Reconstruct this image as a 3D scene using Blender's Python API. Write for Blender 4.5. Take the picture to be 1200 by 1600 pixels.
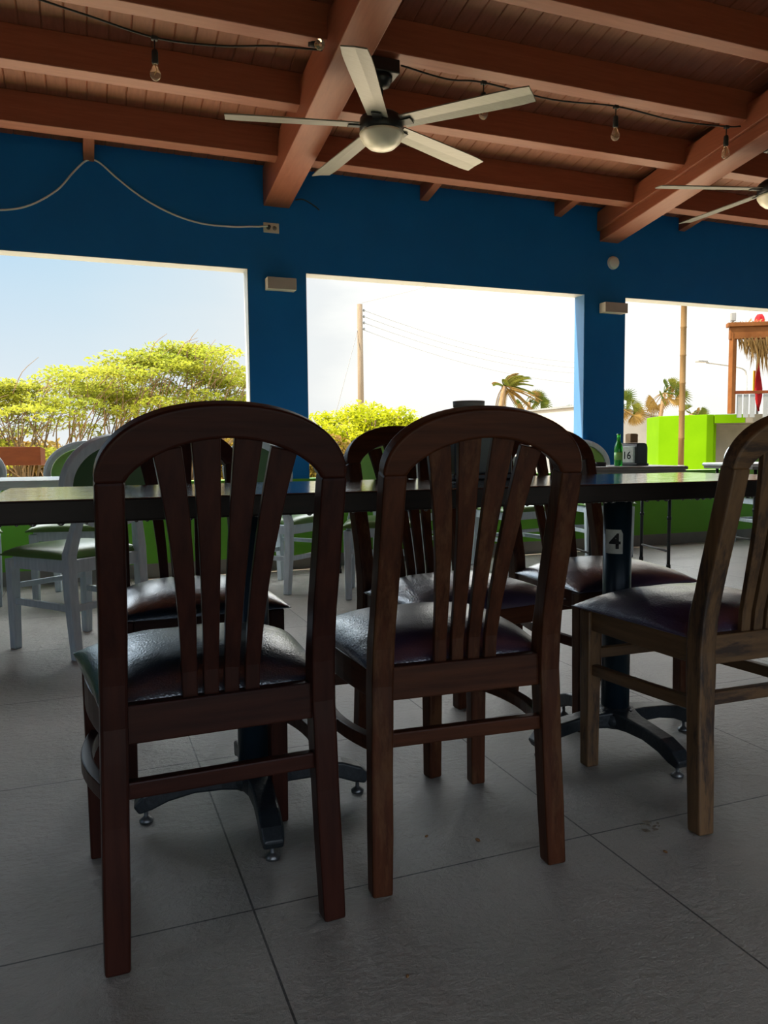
import bpy, bmesh, math, random
from mathutils import Vector, Matrix, Euler
random.seed(7)
R = math.radians
S = bpy.context.scene
COL = S.collection
for o in list(bpy.data.objects):
    bpy.data.objects.remove(o)

# ------------------------------------------------------------ camera
def make_camera():
    f, pi, ro, ya = 1208.75, R(4.467), R(-0.54), R(21.139)
    fwd = Vector((math.sin(ya)*math.cos(pi), math.cos(ya)*math.cos(pi), -math.sin(pi)))
    right = Vector((math.cos(ya), -math.sin(ya), 0))
    up = right.cross(fwd)
    r2 = math.cos(ro)*right + math.sin(ro)*up
    u2 = -math.sin(ro)*right + math.cos(ro)*up
    cd = bpy.data.cameras.new('camera'); co = bpy.data.objects.new('camera', cd); COL.objects.link(co)
    m = Matrix((r2, u2, -fwd)).transposed().to_4x4(); m.translation = (0, 0, 0.88)
    co.matrix_world = m
    cd.sensor_fit = 'VERTICAL'; cd.sensor_height = 36; cd.sensor_width = 27
    cd.lens = f*36/1600; cd.clip_start = 0.02; cd.clip_end = 500
    S.camera = co
make_camera()

# ------------------------------------------------------------ world, sun, exposure
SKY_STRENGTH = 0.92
SKY_HIGH = 8.0  # unseen upper sky, boosted as fill for the interior
SUN_STRENGTH = 22.0
S.view_settings.view_transform = 'Standard'
S.view_settings.look = 'None'
S.view_settings.exposure = 0.0
S.view_settings.gamma = 1.0
S.view_settings.use_curve_mapping = False

def make_world():
    w = bpy.data.worlds.new('sky'); S.world = w; w.use_nodes = True
    nt = w.node_tree; nt.nodes.clear(); N = nt.nodes.new; L = nt.links.new
    tc = N('ShaderNodeTexCoord')
    sep = N('ShaderNodeSeparateXYZ'); L(tc.outputs['Generated'], sep.inputs[0])
    # hazy glow low over the horizon, to the right of the window wall
    dot = N('ShaderNodeVectorMath'); dot.operation = 'DOT_PRODUCT'
    L(tc.outputs['Generated'], dot.inputs[0]); dot.inputs[1].default_value = Vector((0.72, 0.69, 0.06)).normalized()
    noi = N('ShaderNodeTexNoise'); noi.inputs['Scale'].default_value = 2.2; noi.inputs['Detail'].default_value = 5
    mp = N('ShaderNodeMapping'); mp.inputs['Scale'].default_value = (1, 1, 3.5)
    L(tc.outputs['Generated'], mp.inputs[0]); L(mp.outputs[0], noi.inputs['Vector'])
    ma = N('ShaderNodeMath'); ma.operation = 'MULTIPLY_ADD'; L(noi.outputs['Fac'], ma.inputs[0]); ma.inputs[1].default_value = 0.16
    L(dot.outputs['Value'], ma.inputs[2])
    r1 = N('ShaderNodeValToRGB'); L(ma.outputs[0], r1.inputs[0])
    e = r1.color_ramp.elements
    e[0].position = 0.0; e[0].color = (0.36, 0.56, 0.84, 1)
    e[1].position = 1.0; e[1].color = (1.5, 1.48, 1.36, 1)
    for p, c in ((0.60, (0.46, 0.73, 1.0, 1)), (0.78, (0.54, 0.79, 0.98, 1)), (0.88, (0.72, 0.87, 0.97, 1)), (0.955, (0.95, 0.99, 1.0, 1))):
        x = e.new(p); x.color = c
    # pale band near the horizon
    r2 = N('ShaderNodeValToRGB'); L(sep.outputs['Z'], r2.inputs[0])
    r2.color_ramp.elements[0].position = 0.0; r2.color_ramp.elements[0].color = (0.95, 0.95, 0.95, 1)
    r2.color_ramp.elements[1].position = 0.27; r2.color_ramp.elements[1].color = (0, 0, 0, 1)
    mix = N('ShaderNodeMix'); mix.data_type = 'RGBA'
    L(r2.outputs[0], mix.inputs['Factor']); L(r1.outputs[0], mix.inputs['A']); mix.inputs['B'].default_value = (0.98, 1.0, 0.98, 1)
    # sky boosted above the strip seen through the windows, added to brighten the interior
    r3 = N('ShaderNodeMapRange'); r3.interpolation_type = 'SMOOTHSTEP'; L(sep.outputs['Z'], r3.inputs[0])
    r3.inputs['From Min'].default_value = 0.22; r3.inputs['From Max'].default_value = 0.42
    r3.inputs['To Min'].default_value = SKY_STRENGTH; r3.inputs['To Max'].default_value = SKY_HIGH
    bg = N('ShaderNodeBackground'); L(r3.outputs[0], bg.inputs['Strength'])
    r4 = N('ShaderNodeMapRange'); L(sep.outputs['Z'], r4.inputs[0]); r4.inputs['From Min'].default_value = 0.22; r4.inputs['From Max'].default_value = 0.42
    m4 = N('ShaderNodeMix'); m4.data_type = 'RGBA'; L(r4.outputs[0], m4.inputs['Factor']); L(mix.outputs['Result'], m4.inputs['A']); m4.inputs['B'].default_value = (0.84, 0.87, 0.88, 1)
    L(m4.outputs['Result'], bg.inputs['Color'])
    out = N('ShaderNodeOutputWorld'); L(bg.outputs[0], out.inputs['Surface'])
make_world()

def make_sun():
    d = bpy.data.lights.new('sun', 'SUN'); d.energy = SUN_STRENGTH; d.angle = R(0.6); d.color = (1.0, 0.86, 0.66)
    o = bpy.data.objects.new('sun', d); COL.objects.link(o)
    o.rotation_euler = Vector((0.62, -0.08, -0.78)).to_track_quat('-Z', 'Y').to_euler()
    o.location = (-8, -8, 12)
make_sun()

# ------------------------------------------------------------ materials
def nodes(name):
    m = bpy.data.materials.new(name); m.use_nodes = True
    nt = m.node_tree; b = nt.nodes['Principled BSDF']
    return m, nt, b
def ramp(nt, fac, stops):
    r = nt.nodes.new('ShaderNodeValToRGB'); nt.links.new(fac, r.inputs[0])
    e = r.color_ramp.elements
    e[0].position, e[0].color = stops[0][0], (*stops[0][1], 1)
    e[1].position, e[1].color = stops[-1][0], (*stops[-1][1], 1)
    for p, c in stops[1:-1]:
        x = e.new(p); x.color = (*c, 1)
    return r
def noise(nt, scale=(1, 1, 1), s=5, detail=4, rough=0.55, coord='Object'):
    tc = nt.nodes.new('ShaderNodeTexCoord'); mp = nt.nodes.new('ShaderNodeMapping'); mp.inputs['Scale'].default_value = scale
    n = nt.nodes.new('ShaderNodeTexNoise'); n.inputs['Scale'].default_value = s; n.inputs['Detail'].default_value = detail
    n.inputs['Roughness'].default_value = rough
    nt.links.new(tc.outputs[coord], mp.inputs[0]); nt.links.new(mp.outputs[0], n.inputs['Vector'])
    return n
def bump(nt, b, h, strength, dist=0.01):
    bp = nt.nodes.new('ShaderNodeBump'); bp.inputs['Strength'].default_value = strength; bp.inputs['Distance'].default_value = dist
    nt.links.new(h, bp.inputs['Height']); nt.links.new(bp.outputs[0], b.inputs['Normal']); nt.links.new(bp.outputs[0], b.inputs['Coat Normal'])
def simple(name, c1, c2=None, rough=0.5, s=8, scale=(1, 1, 1), bs=0.0, bd=0.005, metal=0.0, spec=0.5, detail=4, coat=0.0):
    m, nt, b = nodes(name)
    n = noise(nt, scale, s, detail)
    r = ramp(nt, n.outputs['Fac'], [(0.3, c1), (0.7, c2 or c1)])
    nt.links.new(r.outputs[0], b.inputs['Base Color'])
    b.inputs['Roughness'].default_value = rough; b.inputs['Metallic'].default_value = metal
    b.inputs['Specular IOR Level'].default_value = spec
    if coat: b.inputs['Coat Weight'].default_value = coat; b.inputs['Coat Roughness'].default_value = 0.15
    if bs: bump(nt, b, n.outputs['Fac'], bs, bd)
    return m
def wood(name, c1, c2, axis, rough=0.35, worn=None, spec=0.5):
    m, nt, b = nodes(name)
    sc = [18, 18, 18]; sc['XYZ'.index(axis)] = 1.2
    n = noise(nt, tuple(sc), 3.0, 6, 0.6)
    r = ramp(nt, n.outputs['Fac'], [(0.28, c1), (0.72, c2)])
    col = r.outputs[0]
    if worn:
        sw = [14, 14, 14]; sw['XYZ'.index(axis)] = 3
        n2 = noise(nt, tuple(sw), 1.5, 5, 0.7)
        r2 = ramp(nt, n2.outputs['Fac'], [(0.5, (0, 0, 0)), (0.62, (1, 1, 1))])
        mx = nt.nodes.new('ShaderNodeMix'); mx.data_type = 'RGBA'
        nt.links.new(r2.outputs[0], mx.inputs['Factor']); nt.links.new(col, mx.inputs['A']); mx.inputs['B'].default_value = (*worn, 1)
        col = mx.outputs['Result']
    nt.links.new(col, b.inputs['Base Color'])
    b.inputs['Roughness'].default_value = rough; b.inputs['Specular IOR Level'].default_value = spec
    bump(nt, b, n.outputs['Fac'], 0.12, 0.004)
    return m
def leafmat(name, c1, c2, tr=0.5):
    m, nt, b = nodes(name)
    n = noise(nt, (1, 1, 1), 1.3, 3)
    r = ramp(nt, n.outputs['Fac'], [(0.35, c1), (0.65, c2)])
    nt.links.new(r.outputs[0], b.inputs['Base Color']); b.inputs['Roughness'].default_value = 0.6; b.inputs['Specular IOR Level'].default_value = 0.08
    t = nt.nodes.new('ShaderNodeBsdfTranslucent'); nt.links.new(r.outputs[0], t.inputs['Color'])
    mx = nt.nodes.new('ShaderNodeMixShader'); mx.inputs[0].default_value = tr
    nt.links.new(b.outputs[0], mx.inputs[1]); nt.links.new(t.outputs[0], mx.inputs[2])
    nt.links.new(mx.outputs[0], nt.nodes['Material Output'].inputs['Surface'])
    return m

def floor_mat():
    m, nt, b = nodes('stone_tile'); L = nt.links.new; N = nt.nodes.new
    tc = N('ShaderNodeTexCoord'); sep = N('ShaderNodeSeparateXYZ'); L(tc.outputs['Object'], sep.inputs[0])
    T = 0.776; g = 0.0021
    def line(out, off):
        a = N('ShaderNodeMath'); a.operation = 'ADD'; L(out, a.inputs[0]); a.inputs[1].default_value = -off + 50*T
        d = N('ShaderNodeMath'); d.operation = 'DIVIDE'; L(a.outputs[0], d.inputs[0]); d.inputs[1].default_value = T
        fr = N('ShaderNodeMath'); fr.operation = 'FRACT'; L(d.outputs[0], fr.inputs[0])
        s = N('ShaderNodeMath'); s.operation = 'SUBTRACT'; s.inputs[0].default_value = 0.5; L(fr.outputs[0], s.inputs[1])
        ab = N('ShaderNodeMath'); ab.operation = 'ABSOLUTE'; L(s.outputs[0], ab.inputs[0])
        gt = N('ShaderNodeMath'); gt.operation = 'GREATER_THAN'; L(ab.outputs[0], gt.inputs[0]); gt.inputs[1].default_value = 0.5 - g/T
        fl = N('ShaderNodeMath'); fl.operation = 'FLOOR'; L(d.outputs[0], fl.inputs[0])
        return gt.outputs[0], fl.outputs[0]
    gx, ix = line(sep.outputs['X'], 0.274); gy, iy = line(sep.outputs['Y'], 1.427)
    mxg = N('ShaderNodeMath'); mxg.operation = 'MAXIMUM'; L(gx, mxg.inputs[0]); L(gy, mxg.inputs[1])
    cmb = N('ShaderNodeCombineXYZ'); L(ix, cmb.inputs[0]); L(iy, cmb.inputs[1])
    wn = N('ShaderNodeTexWhiteNoise'); wn.noise_dimensions = '3D'; L(cmb.outputs[0], wn.inputs['Vector'])
    n = noise(nt, (1, 1, 1), 3.5, 6, 0.6)
    r = ramp(nt, n.outputs['Fac'], [(0.3, (0.245, 0.232, 0.208)), (0.7, (0.335, 0.318, 0.287))])
    hs = N('ShaderNodeHueSaturation'); L(r.outputs[0], hs.inputs['Color'])
    mr = N('ShaderNodeMapRange'); L(wn.outputs['Value'], mr.inputs[0]); mr.inputs['To Min'].default_value = 0.93; mr.inputs['To Max'].default_value = 1.06
    L(mr.outputs[0], hs.inputs['Value'])
    mx = N('ShaderNodeMix'); mx.data_type = 'RGBA'; L(mxg.outputs[0], mx.inputs['Factor']); L(hs.outputs[0], mx.inputs['A']); mx.inputs['B'].default_value = (0.03, 0.03, 0.03, 1)
    L(mx.outputs['Result'], b.inputs['Base Color'])
    n2 = noise(nt, (1, 1.3, 1), 42, 7, 0.66)
    n3 = noise(nt, (1, 1.2, 1), 11, 3, 0.5)
    ad = N('ShaderNodeMath'); ad.operation = 'MULTIPLY_ADD'; L(n3.outputs['Fac'], ad.inputs[0]); ad.inputs[1].default_value = 0.5; L(n2.outputs['Fac'], ad.inputs[2])
    sb = N('ShaderNodeMath'); sb.operation = 'SUBTRACT'; L(ad.outputs[0], sb.inputs[0]); L(mxg.outputs[0], sb.inputs[1])
    bump(nt, b, sb.outputs[0], 0.85, 0.009); b.inputs['Specular IOR Level'].default_value = 0.65
    rr = ramp(nt, n.outputs['Fac'], [(0.3, (0.30,)*3), (0.7, (0.42,)*3)])
    L(rr.outputs[0], b.inputs['Roughness'])
    return m
def tabletop_mat():
    m, nt, b = nodes('varnished_table'); L = nt.links.new
    n = noise(nt, (1.5, 16, 16), 3, 6, 0.6)
    r = ramp(nt, n.outputs['Fac'], [(0.3, (0.012, 0.008, 0.008)), (0.7, (0.035, 0.02, 0.016))])
    L(r.outputs[0], b.inputs['Base Color']); b.inputs['Roughness'].default_value = 0.16
    b.inputs['Coat Weight'].default_value = 1.0; b.inputs['Coat Roughness'].default_value = 0.1; b.inputs['Coat IOR'].default_value = 2.0
    b.inputs['Specular IOR Level'].default_value = 0.7
    n2 = noise(nt, (3, 10, 10), 3.0, 4, 0.6)
    bump(nt, b, n2.outputs['Fac'], 0.4, 0.004)
    return m
def vinyl(name, c1, c2, rough=0.30):
    m, nt, b = nodes(name); L = nt.links.new
    n = noise(nt, (1, 1, 1), 6, 4)
    r = ramp(nt, n.outputs['Fac'], [(0.3, c1), (0.7, c2)]); L(r.outputs[0], b.inputs['Base Color'])
    b.inputs['Roughness'].default_value = rough; b.inputs['Specular IOR Level'].default_value = 0.9
    b.inputs['Coat Weight'].default_value = 1.0; b.inputs['Coat Roughness'].default_value = 0.25; b.inputs['Coat IOR'].default_value = 2.1
    v = nt.nodes.new('ShaderNodeTexVoronoi'); v.inputs['Scale'].default_value = 230
    tc = nt.nodes.new('ShaderNodeTexCoord'); L(tc.outputs['Object'], v.inputs['Vector'])
    n2 = noise(nt, (1, 1, 1), 22, 4, 0.6)
    a = nt.nodes.new('ShaderNodeMath'); a.operation = 'MULTIPLY_ADD'; L(v.outputs['Distance'], a.inputs[0]); a.inputs[1].default_value = 0.35; L(n2.outputs['Fac'], a.inputs[2])
    bump(nt, b, a.outputs[0], 0.35, 0.004)
    return m

M = {}
M['floor'] = floor_mat()
M['blue'] = simple('deep_blue_paint', (0.003, 0.150, 0.46), (0.004, 0.168, 0.50), 0.62, 3, bs=0.05, spec=0.25)
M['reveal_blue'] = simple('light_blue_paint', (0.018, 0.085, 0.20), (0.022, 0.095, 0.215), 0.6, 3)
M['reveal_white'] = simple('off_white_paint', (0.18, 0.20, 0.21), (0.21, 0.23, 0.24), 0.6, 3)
M['lime'] = simple('lime_wall_paint', (0.10, 0.33, 0.008), (0.12, 0.38, 0.012), 0.55, 4)
M['lime_ext'] = simple('bright_lime_paint', (0.047, 0.108, 0.0004), (0.055, 0.120, 0.0006), 0.8, 2.5, spec=0.02)
M['skirting'] = simple('skirting_tile', (0.16, 0.15, 0.13), (0.20, 0.19, 0.17), 0.5, 6)
M['beam'] = wood('beam_wood', (0.23, 0.05984, 0.02856), (0.2944, 0.08448, 0.0408), 'Y', 0.5)
M['purlin'] = wood('purlin_wood', (0.23, 0.06336, 0.0306), (0.3036, 0.09152, 0.04624), 'X', 0.5)
M['deck'] = wood('deck_board_wood', (0.2024, 0.05984, 0.0306), (0.2852, 0.09152, 0.0476), 'Y', 0.55)
M['plaster'] = simple('dim_plaster', (0.05, 0.055, 0.06), (0.065, 0.07, 0.08), 0.7, 3)
DK1, DK2 = (0.020, 0.0052, 0.0036), (0.050, 0.0135, 0.008)
M['wv'] = wood('chair_wood_upright', DK1, DK2, 'Z', 0.33, None, 0.15)
M['wh'] = wood('chair_wood_rail', DK1, DK2, 'X', 0.33, None, 0.15)
M['wy'] = wood('chair_wood_side', DK1, DK2, 'Y', 0.33, None, 0.15)
MB1, MB2 = (0.034, 0.010, 0.0045), (0.09, 0.028, 0.0115)
M['mv'] = wood('brown_wood_upright', MB1, MB2, 'Z', 0.36, (0.10, 0.042, 0.018), 0.15)
M['mh'] = wood('brown_wood_rail', MB1, MB2, 'X', 0.36, None, 0.15)
M['my'] = wood('brown_wood_side', MB1, MB2, 'Y', 0.36, None, 0.15)
WB1, WB2 = (0.085, 0.042, 0.016), (0.20, 0.105, 0.042)
M['ov'] = wood('worn_wood_upright', WB1, WB2, 'Z', 0.5, (0.035, 0.018, 0.012))
M['oh'] = wood('worn_wood_rail', WB1, WB2, 'X', 0.5, (0.04, 0.02, 0.012))
M['oy'] = wood('worn_wood_side', WB1, WB2, 'Y', 0.5)
M['black_vinyl'] = vinyl('black_vinyl', (0.004, 0.013, 0.026), (0.007, 0.020, 0.036))
M['purple_vinyl'] = vinyl('purple_vinyl', (0.0476, 0.0252, 0.063), (0.07, 0.0364, 0.0868))
M['plum_vinyl'] = vinyl('plum_vinyl', (0.0338, 0.0208, 0.0468), (0.0494, 0.0286, 0.065))
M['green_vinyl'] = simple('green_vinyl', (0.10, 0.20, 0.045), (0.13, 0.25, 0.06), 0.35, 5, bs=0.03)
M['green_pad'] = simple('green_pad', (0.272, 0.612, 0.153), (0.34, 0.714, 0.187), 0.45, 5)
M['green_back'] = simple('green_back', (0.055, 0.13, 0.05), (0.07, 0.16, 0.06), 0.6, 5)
M['grey_paint'] = simple('silver_grey_paint', (0.522, 0.609, 0.667), (0.667, 0.754, 0.812), 0.42, 10, (6, 6, 1), bs=0.05)
M['tabletop'] = tabletop_mat()
M['table_edge'] = wood('dark_table_edge', (0.010, 0.007, 0.007), (0.02, 0.013, 0.011), 'X', 0.5, None, 0.25)
M['iron'] = simple('black_cast_iron', (0.008, 0.012, 0.016), (0.018, 0.024, 0.03), 0.42, 90, bs=0.35, bd=0.003)
M['column'] = simple('blue_black_enamel', (0.006, 0.018, 0.03), (0.01, 0.026, 0.04), 0.35, 5)
M['foot'] = simple('steel_foot', (0.12, 0.13, 0.14), (0.2, 0.2, 0.2), 0.35, 20, metal=0.8)
M['black'] = simple('black_plastic', (0.008, 0.009, 0.011), (0.014, 0.015, 0.018), 0.4, 8)
M['blackmetal'] = simple('black_metal', (0.012, 0.014, 0.016), (0.02, 0.022, 0.024), 0.4, 10, metal=0.3)
M['white'] = simple('white_paint', (0.72, 0.71, 0.68), (0.78, 0.77, 0.74), 0.45, 6)
M['ivory'] = simple('ivory_plastic', (0.62, 0.57, 0.48), (0.68, 0.63, 0.53), 0.4, 6)
M['taupe'] = simple('taupe_metal', (0.42, 0.38, 0.33), (0.47, 0.43, 0.38), 0.5, 6)
M['blade'] = simple('brushed_blade', (0.1872, 0.18, 0.1584), (0.2232, 0.216, 0.1908), 0.38, 8, (1, 14, 14), metal=0.15)
M['silver_top'] = simple('silver_table_paint', (0.504, 0.564, 0.6), (0.624, 0.672, 0.696), 0.25, 8, (2, 9, 9), bs=0.05)
M['white_top'] = simple('white_laminate', (0.66, 0.68, 0.68), (0.74, 0.76, 0.75), 0.3, 6)
M['dark_edge'] = simple('grey_edge', (0.20, 0.19, 0.18), (0.26, 0.25, 0.23), 0.5, 6)
M['paper'] = simple('worn_paper', (0.50, 0.50, 0.46), (0.68, 0.68, 0.63), 0.8, 40)
M['ink'] = simple('black_ink', (0.01, 0.01, 0.012), None, 0.7)
M['kraft'] = simple('brown_card', (0.33, 0.20, 0.10), (0.42, 0.27, 0.15), 0.7, 25)
M['green_glass'] = simple('green_glass', (0.03, 0.42, 0.05), (0.05, 0.52, 0.07), 0.08, 4)
M['green_glass'].node_tree.nodes['Principled BSDF'].inputs['Transmission Weight'].default_value = 0.55
M['steel'] = simple('brushed_steel', (0.45, 0.47, 0.48), (0.55, 0.57, 0.58), 0.3, 12, (1, 1, 12), metal=0.6)
M['dull_plate'] = simple('dull_grey_plate', (0.07, 0.09, 0.09), (0.10, 0.12, 0.12), 0.45, 8)
M['rubber'] = simple('black_rubber', (0.01, 0.01, 0.01), (0.02, 0.02, 0.02), 0.7, 10)
def glass():
    m, nt, b = nodes('bulb_glass'); b.inputs['Base Color'].default_value = (0.95, 0.85, 0.68, 1)
    b.inputs['Transmission Weight'].default_value = 0.85; b.inputs['Roughness'].default_value = 0.05; b.inputs['IOR'].default_value = 1.2
    return m
M['bulb'] = glass()
M['frosted'] = simple('frosted_glass', (0.75, 0.70, 0.58), (0.8, 0.75, 0.62), 0.3, 5)
M['filament'] = simple('brass_filament', (0.6, 0.4, 0.15), None, 0.4, metal=0.8)
M['sand'] = simple('sandy_ground', (0.50, 0.42, 0.31), (0.60, 0.52, 0.40), 0.9, 1.5, bs=0.2, bd=0.03, spec=0.08)
M['soil'] = simple('dark_soil', (0.05, 0.055, 0.03), (0.08, 0.08, 0.045), 0.95, 1.5, spec=0.08)
M['leaf_y'] = leafmat('yellow_green_leaf', (0.135, 0.165, 0.016), (0.225, 0.23, 0.022))
M['leaf_b'] = leafmat('sunny_bush_leaf', (0.17, 0.20, 0.004), (0.27, 0.27, 0.008))
M['leaf_d'] = leafmat('dry_brush_leaf', (0.13, 0.07, 0.014), (0.16, 0.12, 0.02))
M['palm_g'] = leafmat('palm_green', (0.03, 0.05, 0.006), (0.085, 0.085, 0.01), 0.35)
M['palm_d'] = leafmat('palm_dry', (0.11, 0.065, 0.015), (0.14, 0.09, 0.025), 0.3)
M['bark'] = simple('grey_bark', (0.10, 0.065, 0.032), (0.15, 0.10, 0.055), 0.9, 6, (4, 4, 1), bs=0.3, spec=0.08)
M['pole_wood'] = simple('weathered_pole', (0.085, 0.065, 0.045), (0.11, 0.0875, 0.0625), 0.9, 4, (5, 5, 0.6), spec=0.08)
M['bamboo'] = simple('dry_bamboo', (0.062, 0.034, 0.011), (0.09, 0.055, 0.022), 0.7, 3, (4, 4, 0.7), spec=0.08)
M['concrete'] = simple('bare_concrete', (0.085, 0.08, 0.0675), (0.12, 0.1125, 0.095), 0.9, 2.2, bs=0.1, spec=0.08)
M['ext_white'] = simple('white_render', (0.17, 0.1625, 0.145), (0.19, 0.1825, 0.165), 0.9, 2, spec=0.08)
M['deckwood'] = simple('orange_deck_timber', (0.062, 0.021, 0.005), (0.09, 0.034, 0.009), 0.8, 3, (2, 2, 2), spec=0.08)
M['railwood'] = simple('red_brown_rail', (0.045, 0.0105, 0.0025), (0.065, 0.016, 0.004), 0.7, 3, (2, 9, 9), spec=0.08)
M['thatch'] = leafmat('dry_thatch', (0.11, 0.06, 0.0175), (0.15, 0.095, 0.035), 0.25)
M['fence'] = simple('grey_fence_board', (0.09, 0.0975, 0.1013), (0.1162, 0.1219, 0.1237), 0.8, 4, (3, 3, 1), spec=0.08)
M['red'] = simple('red_canvas', (0.15, 0.004, 0.006), (0.18, 0.007, 0.008), 0.8, 5, spec=0.08)
M['yellowcloth'] = simple('yellow_cloth', (0.375, 0.225, 0.015), (0.4, 0.275, 0.025), 0.8, 5, spec=0.08)
M['lampmetal'] = simple('grey_galvanised', (0.11, 0.11, 0.105), (0.135, 0.135, 0.13), 0.5, 5, spec=0.08)
M['scrap'] = simple('dry_leaf', (0.16, 0.135, 0.10), (0.24, 0.205, 0.155), 0.8, 40)
M['crumb'] = simple('dry_crumb', (0.20, 0.09, 0.03), (0.28, 0.14, 0.05), 0.8, 50)

# ------------------------------------------------------------ mesh builder
class MB:
    def __init__(self): self.v = []; self.f = []; self.mi = []; self.sm = []
    def add(self, vs, fs, mi=0, sm=False, mat=None):
        n = len(self.v)
        for p in vs:
            p = Vector(p); self.v.append(tuple(mat @ p) if mat else tuple(p))
        for f in fs:
            self.f.append(tuple(i+n for i in f)); self.mi.append(mi); self.sm.append(sm)
        return self
    def box(self, lo, hi, mi=0, mat=None):
        x0, y0, z0 = lo; x1, y1, z1 = hi
        vs = [(x0,y0,z0),(x1,y0,z0),(x1,y1,z0),(x0,y1,z0),(x0,y0,z1),(x1,y0,z1),(x1,y1,z1),(x0,y1,z1)]
        return self.add(vs, [(3,2,1,0),(4,5,6,7),(0,1,5,4),(1,2,6,5),(2,3,7,6),(3,0,4,7)], mi, False, mat)
    def prism(self, poly, axis, a, b, mi=0, sm=False, mat=None):
        # poly: 2D ring in the other two axes; extruded along axis from a to b
        def P(u, w, t):
            return {'x': (t, u, w), 'y': (u, t, w), 'z': (u, w, t)}[axis]
        n = len(poly)
        vs = [P(u, w, a) for u, w in poly] + [P(u, w, b) for u, w in poly]
        fs = [tuple(range(n)), tuple(range(2*n-1, n-1, -1))]
        for i in range(n):
            j = (i+1) % n; fs.append((j, i, n+i, n+j))
        return self.add(vs, fs, mi, sm, mat)
    def sweep(self, path, sec, mi=0, sm=False, up=(0, 1, 0), scales=None, cap=True):
        # sec: 2D ring (side, up); path: points; scales: per point (sx, sy)
        path = [Vector(p) for p in path]; n = len(sec); vs = []; fs = []
        upv = Vector(up)
        for i, p in enumerate(path):
            t = (path[min(i+1, len(path)-1)] - path[max(i-1, 0)]).normalized()
            s = t.cross(upv)
            if s.length < 1e-4: s = t.cross(Vector((1, 0, 0)))
            s.normalize(); u = s.cross(t).normalized()
            sx, sy = scales[i] if scales else (1, 1)
            for a, b in sec: vs.append(p + s*a*sx + u*b*sy)
        for i in range(len(path)-1):
            for k in range(n):
                j = (k+1) % n
                fs.append((i*n+k, i*n+j, (i+1)*n+j, (i+1)*n+k))
        if cap:
            fs.append(tuple(range(n-1, -1, -1))); o = (len(path)-1)*n; fs.append(tuple(range(o, o+n)))
        return self.add(vs, fs, mi, sm)
    def tube(self, path, r, n=8, mi=0, scales=None, up=(0.13, 0.21, 1)):
        sec = [(r*math.cos(2*math.pi*k/n), r*math.sin(2*math.pi*k/n)) for k in range(n)]
        return self.sweep(path, sec, mi, True, up, scales)
    def lathe(self, prof, n=24, mi=0, sm=True, mat=None):
        vs = []; fs = []
        for r, z in prof:
            for k in range(n):
                a = 2*math.pi*k/n; vs.append((r*math.cos(a), r*math.sin(a), z))
        for i in range(len(prof)-1):
            for k in range(n):
                j = (k+1) % n; fs.append((i*n+k, i*n+j, (i+1)*n+j, (i+1)*n+k))
        if prof[0][0] > 1e-5: fs.append(tuple(range(n-1, -1, -1)))
        if prof[-1][0] > 1e-5: o = (len(prof)-1)*n; fs.append(tuple(range(o, o+n)))
        return self.add(vs, fs, mi, sm, mat)
    def build(self, name, mats, parent=None, bevel=0, seg=2, fix=True, autosm=False):
        me = bpy.data.meshes.new(name); me.from_pydata(self.v, [], self.f)
        if not isinstance(mats, (list, tuple)): mats = [mats]
        for m in mats: me.materials.append(m)
        for p, mi, s in zip(me.polygons, self.mi, self.sm): p.material_index = mi; p.use_smooth = s
        if fix:
            b = bmesh.new(); b.from_mesh(me); bmesh.ops.recalc_face_normals(b, faces=b.faces); b.to_mesh(me); b.free()
        o = bpy.data.objects.new(name, me); COL.objects.link(o)
        if parent: o.parent = parent
        if bevel:
            md = o.modifiers.new('bevel', 'BEVEL'); md.width = bevel; md.segments = seg; md.limit_method = 'ANGLE'; md.angle_limit = R(35)
        return o
def rect(w, h): return [(-w/2, -h/2), (w/2, -h/2), (w/2, h/2), (-w/2, h/2)]
def empty(name, label, cat, loc=(0, 0, 0), rz=0, group=None):
    o = bpy.data.objects.new(name, None); COL.objects.link(o); o.empty_display_size = 0.1
    o.location = loc; o.rotation_euler = (0, 0, rz); tag(o, label, cat, group); return o
def tag(o, label, cat, group=None, kind=None):
    o['label'] = label; o['category'] = cat
    if group: o['group'] = group
    if kind: o['kind'] = kind
    return o
def copy_tree(o, parent=None):
    c = o.copy(); COL.objects.link(c)
    if parent: c.parent = parent
    for ch in [x for x in bpy.data.objects if x.parent == o]:
        copy_tree(ch, c)
    return c
def dup(root, loc, rz, label, group=None):
    c = copy_tree(root); c.location = loc; c.rotation_euler = (0, 0, rz); c['label'] = label
    if group: c['group'] = group
    return c
def struct(o, label, cat):
    return tag(o, label, cat, None, 'structure')
def lerp(a, b, t): return a + (b-a)*t
def interp(pts, z):
    for (z0, y0), (z1, y1) in zip(pts, pts[1:]):
        if z <= z1: return lerp(y0, y1, (z-z0)/(z1-z0)) if z >= z0 else y0
    return pts[-1][1]
def smooth_path(pts, n=6):
    # catmull-rom through pts
    P = [Vector(p) for p in pts]; P = [P[0]*2-P[1]] + P + [P[-1]*2-P[-2]]; out = []
    for i in range(1, len(P)-2):
        for k in range(n):
            t = k/n; a, b, c, d = P[i-1], P[i], P[i+1], P[i+2]
            out.append(0.5*((2*b)+(c-a)*t+(2*a-5*b+4*c-d)*t*t+(3*b-a-3*c+d)*t**3))
    out.append(P[-2]); return out

# ------------------------------------------------------------ room shell
YW = 5.69; WT = 0.14
SL = 0.15                                              # roof slope, falling towards the window wall
def zbeam(y): return 2.665 + SL*(YW-y)
SP = 0.18; HP = 0.185
def zpur(y): return 2.835 + SP*(5.30-y)
def zdeck(y): return zpur(y) + HP
YB = -2.6; XL = -5.2; XR = 11.0

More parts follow.
